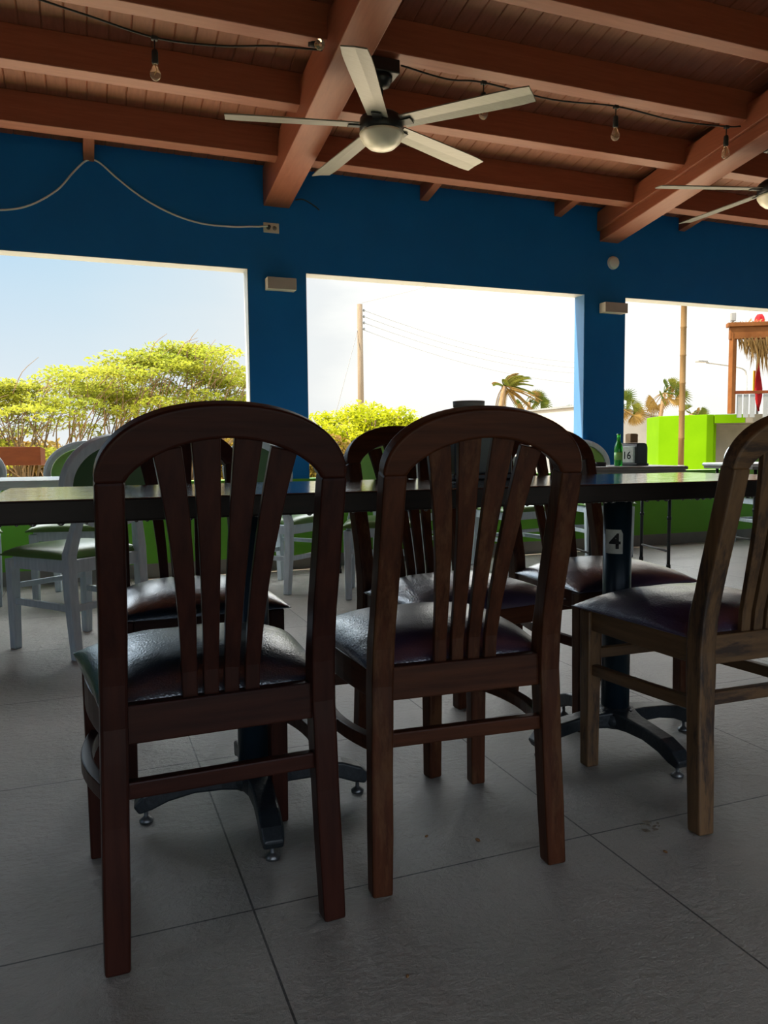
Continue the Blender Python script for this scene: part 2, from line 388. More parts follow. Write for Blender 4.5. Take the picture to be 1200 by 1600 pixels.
f = MB().box((XL, YB, -0.15), (XR, YW, 0.0)).build('floor', M['floor']); struct(f, 'floor of large square grey stone-look tiles with thin dark joints', 'floor')

def window_wall():
    b = MB()
    OPEN = [(-1.31, 1.16), (1.593, 4.07), (4.494, 6.98), (7.40, 10.2)]
    z0, z1 = 0.682, 2.212; ztop = 3.0
    xs = [XL] + [v for o in OPEN for v in o] + [XR]
    y1 = YW + WT
    b.box((XL, YW, z1), (XR, y1, ztop), 0)
    for i in range(0, len(xs), 2):
        b.box((xs[i], YW, z0), (xs[i+1], y1, z1), 0)
    b.box((XL, YW, 0.10), (XR, y1, z0), 1)
    b.box((XL, YW, -0.3), (XR, y1, 0.10), 2)
    # reveal paint: thin coats on lintel soffits, jambs and the sill top
    for a, c in OPEN:
        e = 0.004
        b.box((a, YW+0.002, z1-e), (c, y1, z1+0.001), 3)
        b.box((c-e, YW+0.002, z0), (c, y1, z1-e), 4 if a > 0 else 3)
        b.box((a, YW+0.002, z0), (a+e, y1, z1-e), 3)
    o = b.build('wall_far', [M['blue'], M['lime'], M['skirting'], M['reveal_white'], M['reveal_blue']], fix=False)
    struct(o, 'deep blue wall with large open windows above a lime green sill wall', 'wall')
window_wall()
def other_walls():
    b = MB(); z1 = 2.3
    b.box((XL-0.14, YB, 0), (XL, YW, 0.7), 1); b.box((XL-0.14, YB, z1), (XL, YW, 5.4), 0)
    b.box((XL-0.14, YB, 0.7), (XL, 0.2, z1), 0); b.box((XL-0.14, 1.6, 0.7), (XL, YW, z1), 0)
    struct(b.build('wall_left', [M['blue'], M['lime']], fix=False), 'blue left wall with open windows outside the frame', 'wall')
    b = MB(); b.box((XR, YB, 0), (XR+0.14, YW, 0.7), 1); b.box((XR, YB, z1), (XR+0.14, YW, 5.4), 0)
    b.box((XR, YB, 0.7), (XR+0.14, 2.6, z1), 0); b.box((XR, 4.9, 0.7), (XR+0.14, YW, z1), 0)
    struct(b.build('wall_right', [M['blue'], M['lime']], fix=False), 'blue right wall outside the frame', 'wall')
    b = MB(); b.box((XL-0.14, YB-0.14, 0), (-2.4, YB, 5.4)); b.box((4.0, YB-0.14, 0), (XR+0.14, YB, 5.4)); b.box((-2.4, YB-0.14, 2.02), (4.0, YB, 5.4))  # doorway added unseen, sized to let sky light onto the foreground floor
    struct(b.build('wall_near', M['plaster'], fix=False), 'plain wall behind the camera with a wide doorway added for fill light', 'wall')
other_walls()
def ceiling():
    b = MB(); w = 0.112; x = XL-0.3; ya, yb = YB-0.3, YW+0.18
    while x < XR+0.3:
        c = 0.006
        poly = [(x+c, 0), (x+w-c, 0), (x+w, c), (x+w, 0.022), (x, 0.022), (x, c)]
        vs = [(u, ya, zdeck(ya)+h) for u, h in poly] + [(u, yb, zdeck(yb)+h) for u, h in poly]
        n = len(poly); fs = [tuple(range(n)), tuple(range(2*n-1, n-1, -1))] + [((i+1) % n, i, n+i, n+(i+1) % n) for i in range(n)]
        b.add(vs, fs); x += w
    vs = [(XL-0.3, ya, zdeck(ya)+0.0222), (XR+0.3, ya, zdeck(ya)+0.022), (XR+0.3, yb, zdeck(yb)+0.022), (XL-0.3, yb, zdeck(yb)+0.022)]
    vs += [(x, y, z+0.05) for x, y, z in vs]
    b.add(vs, [(3,2,1,0),(4,5,6,7),(0,1,5,4),(1,2,6,5),(2,3,7,6),(3,0,4,7)])
    struct(b.build('ceiling', M['deck']), 'sloping ceiling of narrow brown tongue-and-groove boards', 'ceiling')
ceiling()
def slope_box(x0, x1, ya, yb, zfa, h, b=None, mi=0):
    b = b or MB()
    vs = [(x0, ya, zfa(ya)), (x1, ya, zfa(ya)), (x1, yb, zfa(yb)), (x0, yb, zfa(yb))]
    vs += [(x, y, z+h) for x, y, z in vs]
    return b.add(vs, [(3,2,1,0),(4,5,6,7),(0,1,5,4),(1,2,6,5),(2,3,7,6),(3,0,4,7)], mi)
BEAMS = [(-1.545, 'sloping main ceiling beam left of the frame'), (1.38, 'broad sloping reddish ceiling beam left of the nearest fan'), (4.312, 'sloping reddish ceiling beam at the right, ledge along its side'), (7.24, 'sloping main ceiling beam right of the frame')]
HB = 0.27
for i, (x, lab) in enumerate(BEAMS):
    if i in (0, 3): continue
    b = slope_box(x-0.097, x+0.097, YB, YW, zbeam, HB-0.002)
    if i == 2:
        slope_box(x-0.128, x-0.0972, YB, YW, lambda y: zbeam(y)+0.085, 0.16, b)
    struct(b.build('ceiling_beam', M['beam'], bevel=0.006), lab, 'beam')
ORD = ['lowest purlin, nearest the blue wall', 'second purlin up from the blue wall', 'third purlin up, carrying the string lights and the fans',
       'fourth purlin up from the blue wall', 'fifth purlin, along the top of the picture', 'sixth purlin up, above the frame', 'seventh purlin, overhead']
for k in range(7):
    y = 5.30 - 0.565*k
    vs = slope_box(XL, XR, y-0.085, y, zpur, HP-0.001)
    struct(vs.build('purlin_beam', M['purlin'], bevel=0.004), ORD[k] + ', reddish brown timber', 'beam')
for x, lab in ((0.105, 'short bracket stub under the lowest purlin where the white cable peaks'), (2.56, 'short bracket stub under the lowest purlin right of the broad beam'),
               (3.79, 'short bracket stub under the lowest purlin just left of the right beam'), (5.1, 'short bracket stub under the lowest purlin right of the right beam')):
    b = slope_box(x-0.035, x+0.035, 5.306, YW, lambda y: zpur(y)+0.068, HP-0.07)
    struct(b.build('bracket_beam', M['beam'], bevel=0.004), lab, 'bracket')

# ------------------------------------------------------------ wooden dining chair
BACKY = [(0, -0.207), (0.25, -0.192), (0.42, -0.184), (0.50, -0.190), (0.60, -0.212), (0.72, -0.243), (0.84, -0.272), (0.97, -0.305)]
def back_x(z): return interp([(0, 0.194), (0.44, 0.184), (0.60, 0.1815), (0.84, 0.1825)], z)
def make_wood_chair(name, label, group, mv, mh, my, vin, bow=0.03):
    t = empty(name, label, 'chair', group=group)
    for s in (-1, 1):
        zs = [0, 0.12, 0.25, 0.36, 0.42, 0.46, 0.50, 0.55, 0.60, 0.68, 0.76, 0.841]
        path = [(s*back_x(z), interp(BACKY, z), z) for z in zs]
        wd = [(0.94, 0.92) if z < 0.1 else ((1.0, 1.12) if 0.35 < z < 0.52 else (1.0, 0.98)) for z in zs]
        MB().sweep(path, rect(0.045, 0.044), up=(0, 1, 0), scales=wd).build('rear_leg', mv, t, 0.005)
        # front leg
        MB().sweep([(s*0.203, 0.212, 0), (s*0.203, 0.212, 0.44)], rect(0.044, 0.044), up=(0, 1, 0), scales=[(0.86, 0.86), (1, 1)]).build('front_leg', mv, t, 0.005)
    # arched top rail
    out = []; inn = []; n = 40
    for k in range(n+1):
        a = math.pi*k/n; c, sn = -math.cos(a), math.sin(a)
        p = 2/2.18
        out.append((0.2055*math.copysign(abs(c)**p, c), 0.838 + 0.123*abs(sn)**p))
    for k in range(n+1):
        u = -1 + 2*k/n
        inn.append((0.160*u, 0.838 + 0.069*max(0, 1-u*u)**0.72))
    vs = []; th = 0.019
    nrm = Vector((0, 0.966, 0.26))
    for x, z in out + inn:
        c = Vector((x, interp(BACKY, z), z)); vs += [c - nrm*th, c + nrm*th]
    o2 = 2*(n+1); fs = []
    for k in range(n):
        a, b_, c_, d_ = 2*k, 2*k+2, o2+2*k+2, o2+2*k
        fs += [(a, b_, c_, d_), (a+1, d_+1, c_+1, b_+1), (a, a+1, b_+1, b_), (d_, c_, c_+1, d_+1)]
    fs += [(0, o2, o2+1, 1), (2*n, 2*n+1, o2+2*n+1, o2+2*n)]
    MB().add(vs, fs).build('top_rail', mh, t, 0.006, 3)
    # fanned slats
    for xb, xt in ((-0.055, -0.098), (-0.018, -0.034), (0.018, 0.036), (0.055, 0.101)):
        zs = [0.435, 0.50, 0.58, 0.66, 0.72, 0.77, 0.82, 0.86, 0.905 - 0.35*max(0, abs(xt)-0.05)]
        path = []; sc = []
        for z in zs:
            q = (z-0.435)/0.47
            path.append((xb + (xt-xb)*(0.12*q + 0.88*q**2.3), interp(BACKY, z) + 0.006, z)); sc.append((lerp(0.026, 0.047, q**1.6)/0.03, 1))
        MB().sweep(path, rect(0.03, 0.014), up=(0, 1, 0), scales=sc).build('slat', mv, t, 0.002)
    # seat rails
    MB().box((-0.165, -0.197, 0.386), (0.165, -0.170, 0.454)).build('seat_rail', mh, t, 0.003)
    MB().box((-0.184, 0.198, 0.386), (0.184, 0.226, 0.447)).build('seat_rail', mh, t, 0.003)
    for s in (-1, 1):
        path = []
        for k in range(9):
            q = k/8; path.append((s*(lerp(0.186, 0.203, q) + bow*0.55*math.sin(math.pi*q)), lerp(-0.165, 0.195, q), 0.4165))
        MB().sweep(path, rect(0.024, 0.061), up=(0, 0, 1)).build('seat_rail', my, t, 0.003)
        path = []
        for k in range(11):
            q = k/10; path.append((s*(lerp(0.188, 0.201, q) + bow*math.sin(math.pi*q)**0.9), lerp(-0.172, 0.195, q), lerp(0.292, 0.275, q)))
        MB().sweep(path, rect(0.022, 0.030), up=(0, 0, 1)).build('stretcher', my, t, 0.003)
    MB().box((-0.172, -0.200, 0.291), (0.172, -0.178, 0.321)).build('stretcher', mh, t, 0.003)
    MB().box((-0.184, 0.203, 0.303), (0.184, 0.223, 0.332)).build('stretcher', mh, t, 0.003)
    # upholstered seat
    vs = []; fs = []; n = 22
    def pt(u, v, top):
        hw = lerp(0.205, 0.240, (v+1)/2) * (1 - 0.012*(1-abs(u)**4))
        y = lerp(-0.1695, 0.252, (v+1)/2) + 0.012*(v if v > 0 else 0)*(1-u*u)
        e = max(0.0, (1-abs(u)**2.9)*(1-abs(v)**2.6))
        wr = 0.0018*math.sin(u*9+v*5)*math.sin(v*7-u*3)
        z = 0.4475 + 0.065*e**0.58 + (wr*e if top else 0)
        return (u*hw, y, z if top else 0.4455)
    def warp(i): t_ = -1 + 2*i/n; return math.copysign(1-(1-abs(t_))**1.35, t_)
    for i in range(n+1):
        for j in range(n+1): vs.append(pt(warp(i), warp(j), True))
    for i in range(n+1):
        for j in range(n+1): vs.append(pt(warp(i), warp(j), False))
    N2 = (n+1)**2; I = lambda i, j: i*(n+1)+j
    for i in range(n):
        for j in range(n):
            fs.append((I(i, j), I(i+1, j), I(i+1, j+1), I(i, j+1)))
            fs.append((N2+I(i, j), N2+I(i, j+1), N2+I(i+1, j+1), N2+I(i+1, j)))
        fs += [(I(i, 0), N2+I(i, 0), N2+I(i+1, 0), I(i+1, 0)), (I(i+1, n), N2+I(i+1, n), N2+I(i, n), I(i, n)),
               (I(0, i+1), N2+I(0, i+1), N2+I(0, i), I(0, i)), (I(n, i), N2+I(n, i), N2+I(n, i+1), I(n, i+1))]
    MB().add(vs, fs, 0, True).build('seat_cushion', vin, t)
    return t
G1 = 'wooden dining chairs around the dark tables'
cA = make_wood_chair('dining_chair', 'dark wooden slat-back chair with a black seat, front left, its back to the viewer', G1, M['wv'], M['wh'], M['wy'], M['black_vinyl'])
cA.location = (0.210, 1.553, 0); cA.rotation_euler = (0, 0, R(1.6))
cB = make_wood_chair('dining_chair', 'brown wooden slat-back chair with a dark plum seat, front middle, second from left', G1, M['mv'], M['mh'], M['my'], M['plum_vinyl'])
cB.location = (0.728, 1.582, 0); cB.rotation_euler = (0, 0, R(-3.6))
cC = make_wood_chair('dining_chair', 'worn lighter wooden chair with purple seat, cut by the right edge', G1, M['ov'], M['oh'], M['oy'], M['purple_vinyl'], 0.004)
cC.location = (1.4895, 1.545, 0); cC.rotation_euler = (0, 0, R(-1.0))
dup(cA, (0.285, 2.345, 0), R(180+1.0), 'dark wooden chair with black seat across the table, behind the front left chair', G1)
dup(cB, (1.02, 2.10, 0), R(180+9.0), 'brown wooden chair with plum seat across the table, behind the front middle chair', G1)
c = make_wood_chair('dining_chair', 'brown wooden chair with purple seat across the table, behind the post marked 4', G1, M['mv'], M['mh'], M['my'], M['purple_vinyl'])
c.location = (1.622, 2.21, 0); c.rotation_euler = (0, 0, R(180+1.5))

# ------------------------------------------------------------ dark pedestal tables
def text_mesh(s, size, depth=0.0):
    cu = bpy.data.curves.new('numeral', 'FONT'); cu.body = s; cu.size = size; cu.align_x = 'CENTER'; cu.align_y = 'CENTER'
    cu.offset = size*0.022; cu.extrude = depth; cu.resolution_u = 4
    o = bpy.data.objects.new('numeral', cu); COL.objects.link(o)
    me = bpy.data.meshes.new_from_object(o.evaluated_get(bpy.context.evaluated_depsgraph_get()))
    bpy.data.objects.remove(o); return me
def pedestal_table(loc, rz_base, label, x0, x1, sticker):
    t = empty('pedestal_table', label, 'table', loc, 0, 'dark pedestal tables')
    top = MB().box((x0, -0.315, 0.752), (x1, 0.315, 0.7965)).build('tabletop', M['tabletop'], t, 0.004, 2)
    tm = top.data; tm.materials.append(M['table_edge'])
    for p in tm.polygons: p.material_index = 0 if p.normal.z > 0.5 else 1
    b = MB(); rnd = random.Random(int(x1*1000))
    x = x0+0.03
    while x < x1-0.03:
        r = rnd.uniform(0.003, 0.0075); y = -0.315+rnd.uniform(0.006, 0.018)
        b.lathe([(0.0, -r*0.6), (r*0.6, -r*0.45), (r, 0.001)], 8, mat=Matrix.Translation((x, y, 0.7515))); x += rnd.uniform(0.012, 0.05)
    d = b.build('resin_drips', M['tabletop'], t); d['kind'] = 'stuff'
    MB().box((-0.13, -0.13, 0.742), (0.13, 0.13, 0.7515)).build('mounting_plate', M['blackmetal'], t, 0.004)
    MB().lathe([(0.041, 0.095), (0.041, 0.742)], 32).build('column', M['column'], t)
    MB().lathe([(0.0, 0.062), (0.058, 0.062), (0.066, 0.08), (0.062, 0.10), (0.046, 0.112), (0.042, 0.118)], 28).build('base_hub', M['iron'], t)
    for k in range(4):
        a = rz_base + k*math.pi/2
        d = Vector((math.cos(a), math.sin(a), 0))
        prof = [(0.012, 0.088, 0.115, 0.050), (0.045, 0.087, 0.080, 0.048), (0.085, 0.085, 0.058, 0.043), (0.15, 0.082, 0.050, 0.038), (0.215, 0.072, 0.050, 0.042), (0.258, 0.055, 0.050, 0.042), (0.285, 0.038, 0.044, 0.024)]
        path = [d*p[0] + Vector((0, 0, p[1])) for p in prof]
        lg = MB().sweep(path, rect(1, 1), up=(0, 0, 1), scales=[(p[2], p[3]) for p in prof]).build('base_leg', M['iron'], t, 0.006, 3)
        MB().lathe([(0.016, 0.0), (0.017, 0.006), (0.008, 0.013), (0.005, 0.015), (0.005, 0.036)], 16, mat=Matrix.Translation(d*0.262)).build('levelling_foot', M['foot'], lg)
    if sticker:
        r0 = 0.0416; ac = R(-143); hw = 0.0235; z0, z1 = 0.578, 0.648
        vs = []; fs = []; n = 10
        for k in range(n+1):
            a = ac + (-1 + 2*k/n)*hw/r0*1.12
            top_z = z1 - (0.012 if k == n else 0)
            for z in (z0, top_z): vs.append((r0*math.cos(a), r0*math.sin(a), z))
            for z in (z0, top_z): vs.append(((r0+0.0006)*math.cos(a), (r0+0.0006)*math.sin(a), z))
        for k in range(n):
            q = 4*k
            fs += [(q+2, q+6, q+7, q+3), (q, q+1, q+5, q+4), (q+1, q+3, q+7, q+5), (q, q+4, q+6, q+2)]
        fs += [(0, 2, 3, 1), (4*n, 4*n+1, 4*n+3, 4*n+2)]
        st = MB().add(vs, fs).build('number_sticker', M['paper'], t)
        st['label'] = 'worn white paper sticker reading 4'
        me = text_mesh('4', 0.062)
        bm = bmesh.new(); bm.from_mesh(me)
        for k in range(-9, 10):
            bmesh.ops.bisect_plane(bm, geom=bm.verts[:]+bm.edges[:]+bm.faces[:], plane_co=(k*0.0025, 0, 0), plane_no=(1, 0, 0))
        bm.to_mesh(me); bm.free()
        for v in me.vertices:
            a = ac + 0.10 + v.co.x*1.05/r0; rr = r0 + 0.0012
            v.co = (rr*math.cos(a), rr*math.sin(a), 0.612 + v.co.y*1.0)
        me.materials.append(M['ink']); o = bpy.data.objects.new('numeral', me); COL.objects.link(o); o.parent = st
    return t
pedestal_table((0.37, 1.862, 0), R(-4), 'dark varnished pedestal table at left, its black iron base between the front chairs', -0.55, 0.548, False)
pedestal_table((1.458, 1.866, 0), R(0.5), 'dark varnished pedestal table at right, its post carrying a sticker marked 4', -0.538, 0.54, True)

# ------------------------------------------------------------ table-top things
def napkin_dispenser(loc, rz, label, number):
    t = empty('napkin_dispenser', label, 'napkin dispenser', loc, rz, 'napkin dispensers')
    # dark rounded body with steel plates on its two broad faces
    prof = [(-0.062, 0.0), (0.062, 0.0), (0.066, 0.02), (0.066, 0.135), (0.056, 0.160), (0.03, 0.170), (-0.03, 0.170), (-0.056, 0.160), (-0.066, 0.135), (-0.066, 0.02)]
    MB().prism(prof, 'x', -0.088, 0.088).build('body', M['black'], t, 0.006, 3)
    pl = MB().box((-0.076, -0.0695, 0.022), (0.072, -0.0662, 0.145)).build('front_plate', M['steel'] if number else M['dull_plate'], t, 0.001)
    pl['label'] = 'metal face plate'
    MB().box((-0.076, 0.0662, 0.022), (0.072, 0.0695, 0.145)).build('rear_plate', M['steel'], t, 0.001)
    MB().box((-0.094, -0.072, -0.0), (0.094, 0.072, 0.018)).build('base', M['black'], t, 0.004)
    if number:
        cd = MB().box((-0.070, -0.071, 0.026), (0.060, -0.0697, 0.141)).build('number_card', M['paper'], t)
        me = text_mesh(number, 0.078)
        for v in me.vertices: v.co = (v.co.x+0.004, -0.0716, 0.074+v.co.y)
        me.materials.append(M['ink']); o = bpy.data.objects.new('numeral', me); COL.objects.link(o); o.parent = cd
    return t
def card_cup(loc, label, square=False):
    if square:
        b = MB().box((-0.034, -0.03, 0), (0.034, 0.03, 0.064)); b.box((-0.028, -0.024, 0.064), (0.028, 0.024, 0.068))
        o = b.build('condiment_box', M['kraft'], None, 0.004)
        o.location = loc; return tag(o, label, 'box')
    t = empty('cup', label, 'cup', loc)
    MB().lathe([(0.0, 0.0), (0.034, 0.0), (0.043, 0.045), (0.040, 0.045), (0.032, 0.004), (0.0, 0.004)], 28).build('body', M['kraft'], t)
    MB().lathe([(0.0425, 0.038), (0.0455, 0.039), (0.0465, 0.056), (0.0435, 0.056), (0.0415, 0.04)], 28).build('rim', M['dark_edge'], t)
    return t
napkin_dispenser((1.075, 2.03, 0.797), R(-6), 'dark napkin dispenser on the dark table, seen through the front middle chair', None)
card_cup((1.053, 2.03, 0.9675), 'brown cup standing on the napkin dispenser, rim just above the middle chair')
# ------------------------------------------------------------ grey chairs with round green backs
def make_grey_chair(name, label, group):
    t = empty(name, label, 'chair', group=group)
    gp = M['grey_paint']
    for s in (-1, 1):
        MB().sweep([(s*0.192, 0.205, 0), (s*0.196, 0.20, 0.415)], rect(0.046, 0.046), up=(0, 1, 0), scales=[(0.8, 0.8), (1, 1)]).build('front_leg', gp, t, 0.004)
        path = [(s*0.19, -0.222, 0), (s*0.192, -0.198, 0.28), (s*0.190, -0.195, 0.45), (s*0.162, -0.216, 0.58), (s*0.140, -0.236, 0.66)]
        MB().sweep(path, rect(0.046, 0.044), up=(0, 1, 0), scales=[(0.82, 0.85), (1, 1), (1, 1), (0.85, 0.8), (0.75, 0.7)]).build('rear_leg', gp, t, 0.004)
        MB().box((s*0.192-0.012, -0.18, 0.372), (s*0.192+0.012, 0.185, 0.43)).build('seat_rail', gp, t, 0.003)
        MB().box((s*0.192-0.010, -0.19, 0.205), (s*0.192+0.010, 0.19, 0.235)).build('stretcher', gp, t, 0.003)
    MB().box((-0.176, 0.19, 0.372), (0.176, 0.214, 0.43)).build('seat_rail', gp, t, 0.003)
    MB().box((-0.172, -0.208, 0.372), (0.172, -0.184, 0.43)).build('seat_rail', gp, t, 0.003)
    MB().box((-0.175, -0.215, 0.205), (0.175, -0.195, 0.235)).build('stretcher', gp, t, 0.003)
    MB().box((-0.18, 0.195, 0.275), (0.18, 0.213, 0.30)).build('stretcher', gp, t, 0.003)
    # seat
    vs = []; fs = []; n = 14
    for top in (1, 0):
        for i in range(n+1):
            for j in range(n+1):
                u, v = -1+2*i/n, -1+2*j/n
                u = math.copysign(1-(1-abs(u))**1.4, u); v = math.copysign(1-(1-abs(v))**1.4, v)
                e = max(0, (1-abs(u)**3.5)*(1-abs(v)**3.5))
                vs.append((u*lerp(0.205, 0.232, (v+1)/2), lerp(-0.185, 0.238, (v+1)/2), (0.437+0.045*e**0.45) if top else 0.430))
    N2 = (n+1)**2; I = lambda i, j: i*(n+1)+j
    for i in range(n):
        for j in range(n):
            fs.append((I(i, j), I(i+1, j), I(i+1, j+1), I(i, j+1))); fs.append((N2+I(i, j), N2+I(i, j+1), N2+I(i+1, j+1), N2+I(i+1, j)))
        fs += [(I(i, 0), N2+I(i, 0), N2+I(i+1, 0), I(i+1, 0)), (I(i+1, n), N2+I(i+1, n), N2+I(i, n), I(i, n)), (I(0, i+1), N2+I(0, i+1), N2+I(0, i), I(0, i)), (I(n, i), N2+I(n, i), N2+I(n, i+1), I(n, i+1))]
    sc = MB().add(vs, fs, 0, True).build('seat_cushion', M['green_vinyl'], t)
    # oval back, leaning slightly
    tilt = Matrix.Translation((0, -0.262, 0.76)) @ Matrix.Rotation(R(10), 4, 'X')
    a, c_ = 0.265, 0.21; n = 48
    def ring(sx, sz, y): return [(sx*math.cos(2*math.pi*k/n), y, sz*math.sin(2*math.pi*k/n)) for k in range(n)]
    rs = [ring(a, c_, -0.02), ring(a, c_, 0.018), ring(a-0.022, c_-0.022, 0.024), ring(a-0.045, c_-0.045, 0.016), ring(a-0.045, c_-0.045, -0.02)]
    vs = [p for r in rs for p in r]; fs = []
    for q in range(5):
        for k in range(n):
            j = (k+1) % n; A = q*n; B = ((q+1) % 5)*n; fs.append((A+k, A+j, B+j, B+k))
    MB().add(vs, fs, 0, False, tilt).build('back_frame', gp, t, 0.004)
    def dome(y0, y1, s0, nm, mt):
        vs = []; fs = []; m = 6
        for q in range(m+1):
            w = math.cos(q/m*math.pi/2); y = y0 + (y1-y0)*math.sin(q/m*math.pi/2)
            vs += ring(max(1e-3, (a-s0)*w), max(1e-3, (c_-s0)*w), y)
        for q in range(m):
            for k in range(n):
                j = (k+1) % n; fs.append((q*n+k, q*n+j, (q+1)*n+j, (q+1)*n+k))
        fs.append(tuple(range(n))); fs.append(tuple(range(m*n, m*n+n)))
        MB().add(vs, fs, 0, True, tilt).build(nm, mt, t)
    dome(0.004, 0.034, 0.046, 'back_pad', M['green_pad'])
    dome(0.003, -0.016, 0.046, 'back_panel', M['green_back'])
    return t
G2 = 'grey chairs with round green backs'
def yaw(dx, dy): return math.atan2(dy, dx) - math.pi/2      # chair front is +Y
g1 = make_grey_chair('round_back_chair', 'grey chair with dark green oval back beside the front left chair, turned away', G2)
g1.location = (-0.041, 3.812, 0); g1.rotation_euler = (0, 0, yaw(-0.61, 0.79))
for (x, y), d, lab in [
    ((-0.05, 5.10), (-0.25, -0.97), 'grey chair behind the silver table at left, light green oval pad half hidden'),
    ((-0.70, 5.16), (0.08, -1.0), 'grey chair behind the silver table, cut by the left edge of the picture'),
    ((1.205, 4.935), (0.78, 0.62), 'grey chair turned half right at the left end of the long white table'),
    ((1.70, 4.46), (-0.36, -0.93), 'grey chair with light green oval pad in front of the long white table'),
    ((2.27, 5.36), (-0.05, -1.0), 'grey chair against the sill wall behind the long white table'),
    ((3.02, 5.12), (0.15, -1.0), 'grey green-seated chair under the second window, seen between the front middle slats'),
    ((3.99, 5.38), (-0.12, -1.0), 'grey chair with light green oval back behind the table numbered 16'),
    ((5.83, 5.33), (-0.2, -1.0), 'grey chair with green oval back at far right, behind the worn chair'),
]:
    dup(g1, (x, y, 0), yaw(*d), lab, G2)

# ------------------------------------------------------------ light folding tables
def fold_table(loc, rz, w, d, h, label, mt, edge, spread=0.8):
    t = empty('folding_table', label, 'table', loc, rz, 'light topped tables by the windows')
    MB().box((-w/2, -d/2, h-0.028), (w/2, d/2, h)).build('tabletop', [mt], t, 0.012, 3)
    MB().box((-w/2+0.012, -d/2+0.012, h-0.05), (w/2-0.012, d/2-0.012, h-0.0285)).build('apron', edge, t, 0.004)
    for sx in (-1, 1):
        for sy in (-1, 1):
            x, y = sx*(w/2-0.10), sy*(d/2-0.08)
            lg = MB().tube([(x, y, 0.012), (x, y, h-0.052)], 0.0125, 10).build('leg', M['blackmetal'], t)
            MB().lathe([(0.0, 0), (0.016, 0), (0.016, 0.03), (0.013, 0.034)], 12, mat=Matrix.Translation((x, y, 0))).build('rubber_foot', M['rubber'], lg)
            MB().lathe([(0.0126, 0.36), (0.0165, 0.362), (0.0165, 0.385), (0.0126, 0.387)], 12, mat=Matrix.Translation((x, y, 0))).build('collar', M['blackmetal'], lg)
        MB().tube([(sx*(w/2-0.10), -d/2+0.08, 0.13), (sx*(w/2-0.10), d/2-0.08, 0.13)], 0.008, 8).build('stretcher', M['lampmetal'], t)
        for sy in (-1, 1):
            MB().tube([(sx*(w/2-0.10), sy*(d/2-0.08), h-0.19), (sx*(w/2-0.26), sy*(d/2-0.08), h-0.052)], 0.007, 8).build('brace', M['blackmetal'], t)
    return t
def bent_leg_table(loc, rz, w, d, h, label, mt, edge):
    t = empty('cafe_table', label, 'table', loc, rz, 'light topped tables by the windows')
    MB().box((-w/2, -d/2, h-0.045), (w/2, d/2, h)).build('tabletop', [mt], t, 0.005, 2)
    for sx in (-1, 1):
        for sy in (-1, 1):
            p = smooth_path([(sx*0.05, sy*0.05, h-0.046), (sx*0.09, sy*0.09, h-0.20), (sx*0.10, sy*0.10, 0.30), (sx*0.22, sy*0.22, 0.06), (sx*0.26, sy*0.26, 0.016)], 6)
            MB().tube(p, 0.016, 10).build('leg', M['blackmetal'], t)
    MB().lathe([(0.16, h-0.056), (0.16, h-0.0455)], 20).build('mounting_plate', M['blackmetal'], t)
    MB().tube([(-0.1, -0.1, 0.30), (0.1, 0.1, 0.30)], 0.012, 8).build('brace', M['blackmetal'], t)
    MB().tube([(-0.1, 0.1, 0.30), (0.1, -0.1, 0.30)], 0.012, 8).build('brace', M['blackmetal'], t)
    return t
bent_leg_table((-0.78, 4.50, 0), R(0), 1.36, 0.72, 0.755, 'silver topped table at the left edge with bent black legs', M['silver_top'], M['dark_edge'])
fold_table((1.98, 5.03, 0), R(-21), 0.92, 0.52, 0.758, 'long white table by the blue pillar, behind the wooden chairs', M['white_top'], M['dark_edge'])
fold_table((3.74, 4.79, 0), R(-14), 0.80, 0.60, 0.757, 'grey edged table with the green bottle and dispenser 16', M['dark_edge'], M['dark_edge'])
fold_table((5.47, 4.98, 0), R(-6), 0.90, 0.62, 0.757, 'white rounded folding table below the bright green building', M['white_top'], M['dark_edge'])
napkin_dispenser((3.853, 4.77, 0.7575), R(-76), 'black napkin dispenser numbered 16 on the grey table', '16')
card_cup((3.846, 4.772, 0.929), 'brown card box standing on the dispenser numbered 16', True)
def bottle():
    t = empty('beer_bottle', 'green glass bottle on the grey table, left of dispenser 16', 'bottle', (3.687, 4.72, 0.7575))
    MB().lathe([(0.0, 0.0), (0.028, 0.0), (0.0305, 0.006), (0.0305, 0.125), (0.027, 0.15), (0.0155, 0.178), (0.0130, 0.19), (0.0130, 0.222), (0.0145, 0.224), (0.0145, 0.236), (0.0, 0.236)], 24).build('bottle_body', M['green_glass'], t)
    lb = MB().lathe([(0.0308, 0.045), (0.0308, 0.10)], 24).build('paper_band', M['green_pad'], t)
bottle()
o = MB().lathe([(0.0, 0), (0.045, 0), (0.05, 0.02), (0.046, 0.03), (0.04, 0.03), (0.036, 0.01), (0, 0.01)], 20).build('ashtray', M['black'])
o.location = (3.52, 4.72, 0.7575); tag(o, 'small dark ashtray at the left end of the grey table', 'ashtray')

